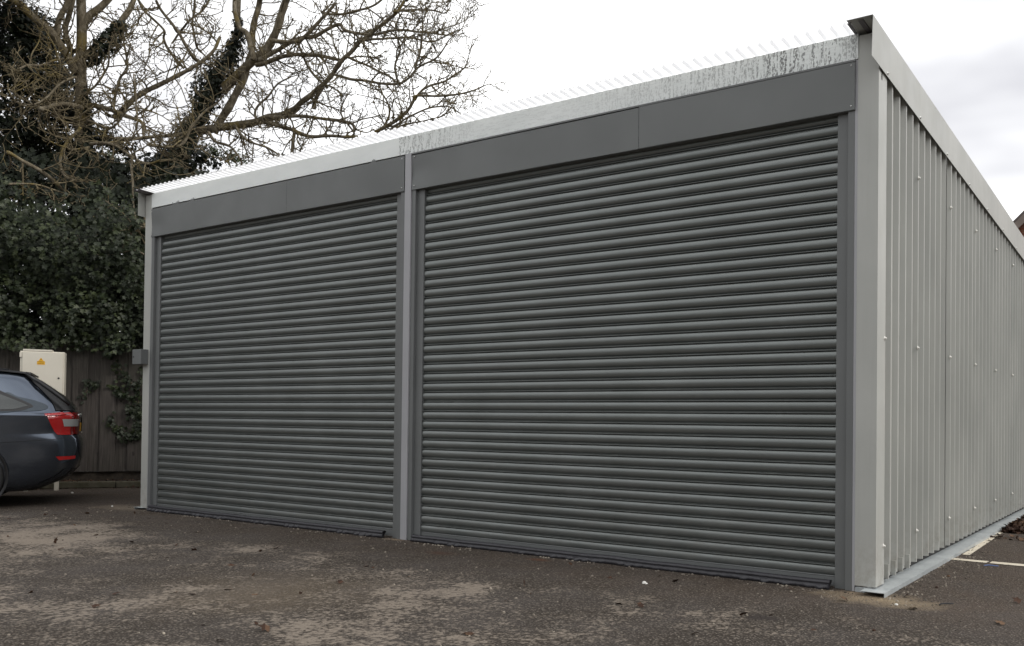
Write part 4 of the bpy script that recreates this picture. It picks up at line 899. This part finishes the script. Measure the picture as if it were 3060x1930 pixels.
P_, N_ = [], []  # hedge added out of view to darken the far end of the side wall
for i in range(9000):
    x = random.uniform(.9, 9); z = random.uniform(0, 2.9); b_ = .3 * noise.noise(V((x, z, 3))); P_.append((x, 8.6 - b_ + .35 * random.random() - .4 * math.exp(-(x - .9) * 2), z)); N_.append((0, -1, .4))
leaves('hedge', P_, N_, .12, 'ivy', kind=None); tag(bpy.data.objects['hedge'], 'unseen evergreen hedge added past the side wall to darken its reflections', 'hedge')
P_, N_ = [], []  # leaf mass added behind the camera, darkens low reflections in slats and car
for i in range(14000):
    x = random.uniform(-38, 34); z = 6.2 * random.random() ** .8; h = 5.2 + 2.2 * noise.noise(V((x * .15, 5, 0))) + 1. * noise.noise(V((x * .6, 5, 0)))
    if z > h: continue
    P_.append((x, -24 + 2.0 * noise.noise(V((x * .3, z * .3, 1))) + random.random() * 1.5, z)); N_.append((0, 1, .5))
leaves('reflection_tree_belt', P_, N_, .55, 'bush', label='unseen belt of trees added behind the viewer to darken reflections', jit=.8)
# ------------------------------------------------------------------ debris on the ground
random.seed(8)
def pebble(b, x, y, r_):
    vs = []; 
    for i in range(3):
        for j in range(5):
            a = j * 1.2566 + i * .3; rr = r_ * (1, .95, .5)[i] * random.uniform(.75, 1.2); vs.append((x + math.cos(a) * rr, y + math.sin(a) * rr * .8, (0, .45, .8)[i] * r_))
    b.add(vs, [(i * 5 + j, i * 5 + (j + 1) % 5, (i + 1) * 5 + (j + 1) % 5, (i + 1) * 5 + j) for i in range(2) for j in range(5)] + [(10, 11, 12, 13, 14)])
b = MB()
for i in range(1500):
    x = random.uniform(-8.5, 2.5); y = random.uniform(-4.2, -.1) if random.random() < .7 else random.uniform(-1, 0); pebble(b, x, y, random.choice([.003, .004, .005, .006, .009]))
for i in range(260): pebble(b, random.gauss(.18, .09), random.uniform(-.25, 2.2) , random.choice([.004, .006, .008]))
for i in range(60): pebble(b, random.gauss(-8.1, .3), random.gauss(.2, .4), random.choice([.006, .009]))
for i in range(380): pebble(b, random.uniform(-7.7, -.1), -.062 - abs(random.gauss(0, .035)), random.choice([.003, .005, .006, .009]))
for i in range(300): pebble(b, .086 + abs(random.gauss(0, .03)), random.uniform(-.1, 5), random.choice([.003, .005, .008]))
o = part('loose_grit', b, 'pebble'); o['kind'] = 'stuff'; o['label'] = 'pale grit and pebbles scattered over the asphalt'
P_ = []
for i in range(2600):
    t = random.random(); y = 3.6 + 2.6 * t; x = .10 + abs(random.gauss(0, .42)) * (.5 + .7 * t)
    if y < 3.75 and x > .5 and random.random() < .6: continue
    P_.append((x, y, .006 + random.random() * .07 * (.3 + .7 * t) * math.exp(-max(0, x - .5))))
for i in range(150): P_.append((random.uniform(.1, 1.6), random.gauss(3.25, .12), .006))
for i in range(120): P_.append((random.uniform(-8, 2), random.uniform(-3, .9), .004))
P_ = [p for p in P_ if not (-7.9 < p[0] < .085 and p[1] > -.08)]
leaves('dead_leaves', P_, [(0, 0, 1)] * len(P_), .045, 'deadleaf', hang=0, jit=.9, label='brown dead leaves drifted against the foot of the side wall')
o = part('fallen_stick', MB().tube([(.392, -.145, .006), (.40, -.135, .012), (.425, -.10, .011), (.45, -.07, .007)], [.005, .0045, .004, .003], 6), 'black'); tag(o, 'short dark stick lying on the asphalt in front of the side wall corner', 'stick')
o = part('plastic_strip', MB().tube([(.335, 1.455, .006), (.36, 1.475, .009), (.39, 1.482, .008), (.425, 1.488, .006)], [.003, .0035, .0035, .003], 5), 'blue'); tag(o, 'thin blue plastic strip beside the long parking line', 'litter')
b = MB(); pebble(b, -1.271, -.519, .016); pebble(b, -1.25, -.53, .01); o = part('paper_scrap', b, 'litter'); tag(o, 'white scrap of litter in front of the right roller shutter', 'litter')
def rock(x, y, r_, mat, lab, name='pebble'):
    b = MB(); pebble(b, x, y, r_); o = part(name, b, mat); tag(o, lab, 'stone', 'clods and pebbles lying on the asphalt')
rock(.221, .867, .012, 'deadleaf', 'dark brown clod on the asphalt nearest the parking line corner'); rock(.252, .406, .013, 'deadleaf', 'dark brown clod on the asphalt beside the base channel')
rock(.265, -.937, .010, 'deadleaf', 'dark clod on the asphalt nearest the bottom right corner'); rock(.19, -.26, .011, 'litter', 'white pebble at the edge of the sandy patch')
rock(-8.29, -.02, .013, 'litter', 'white pebble left of the garage corner post'); rock(-10.3, .55, .02, 'litter', 'white stone in the shade under the car tail')
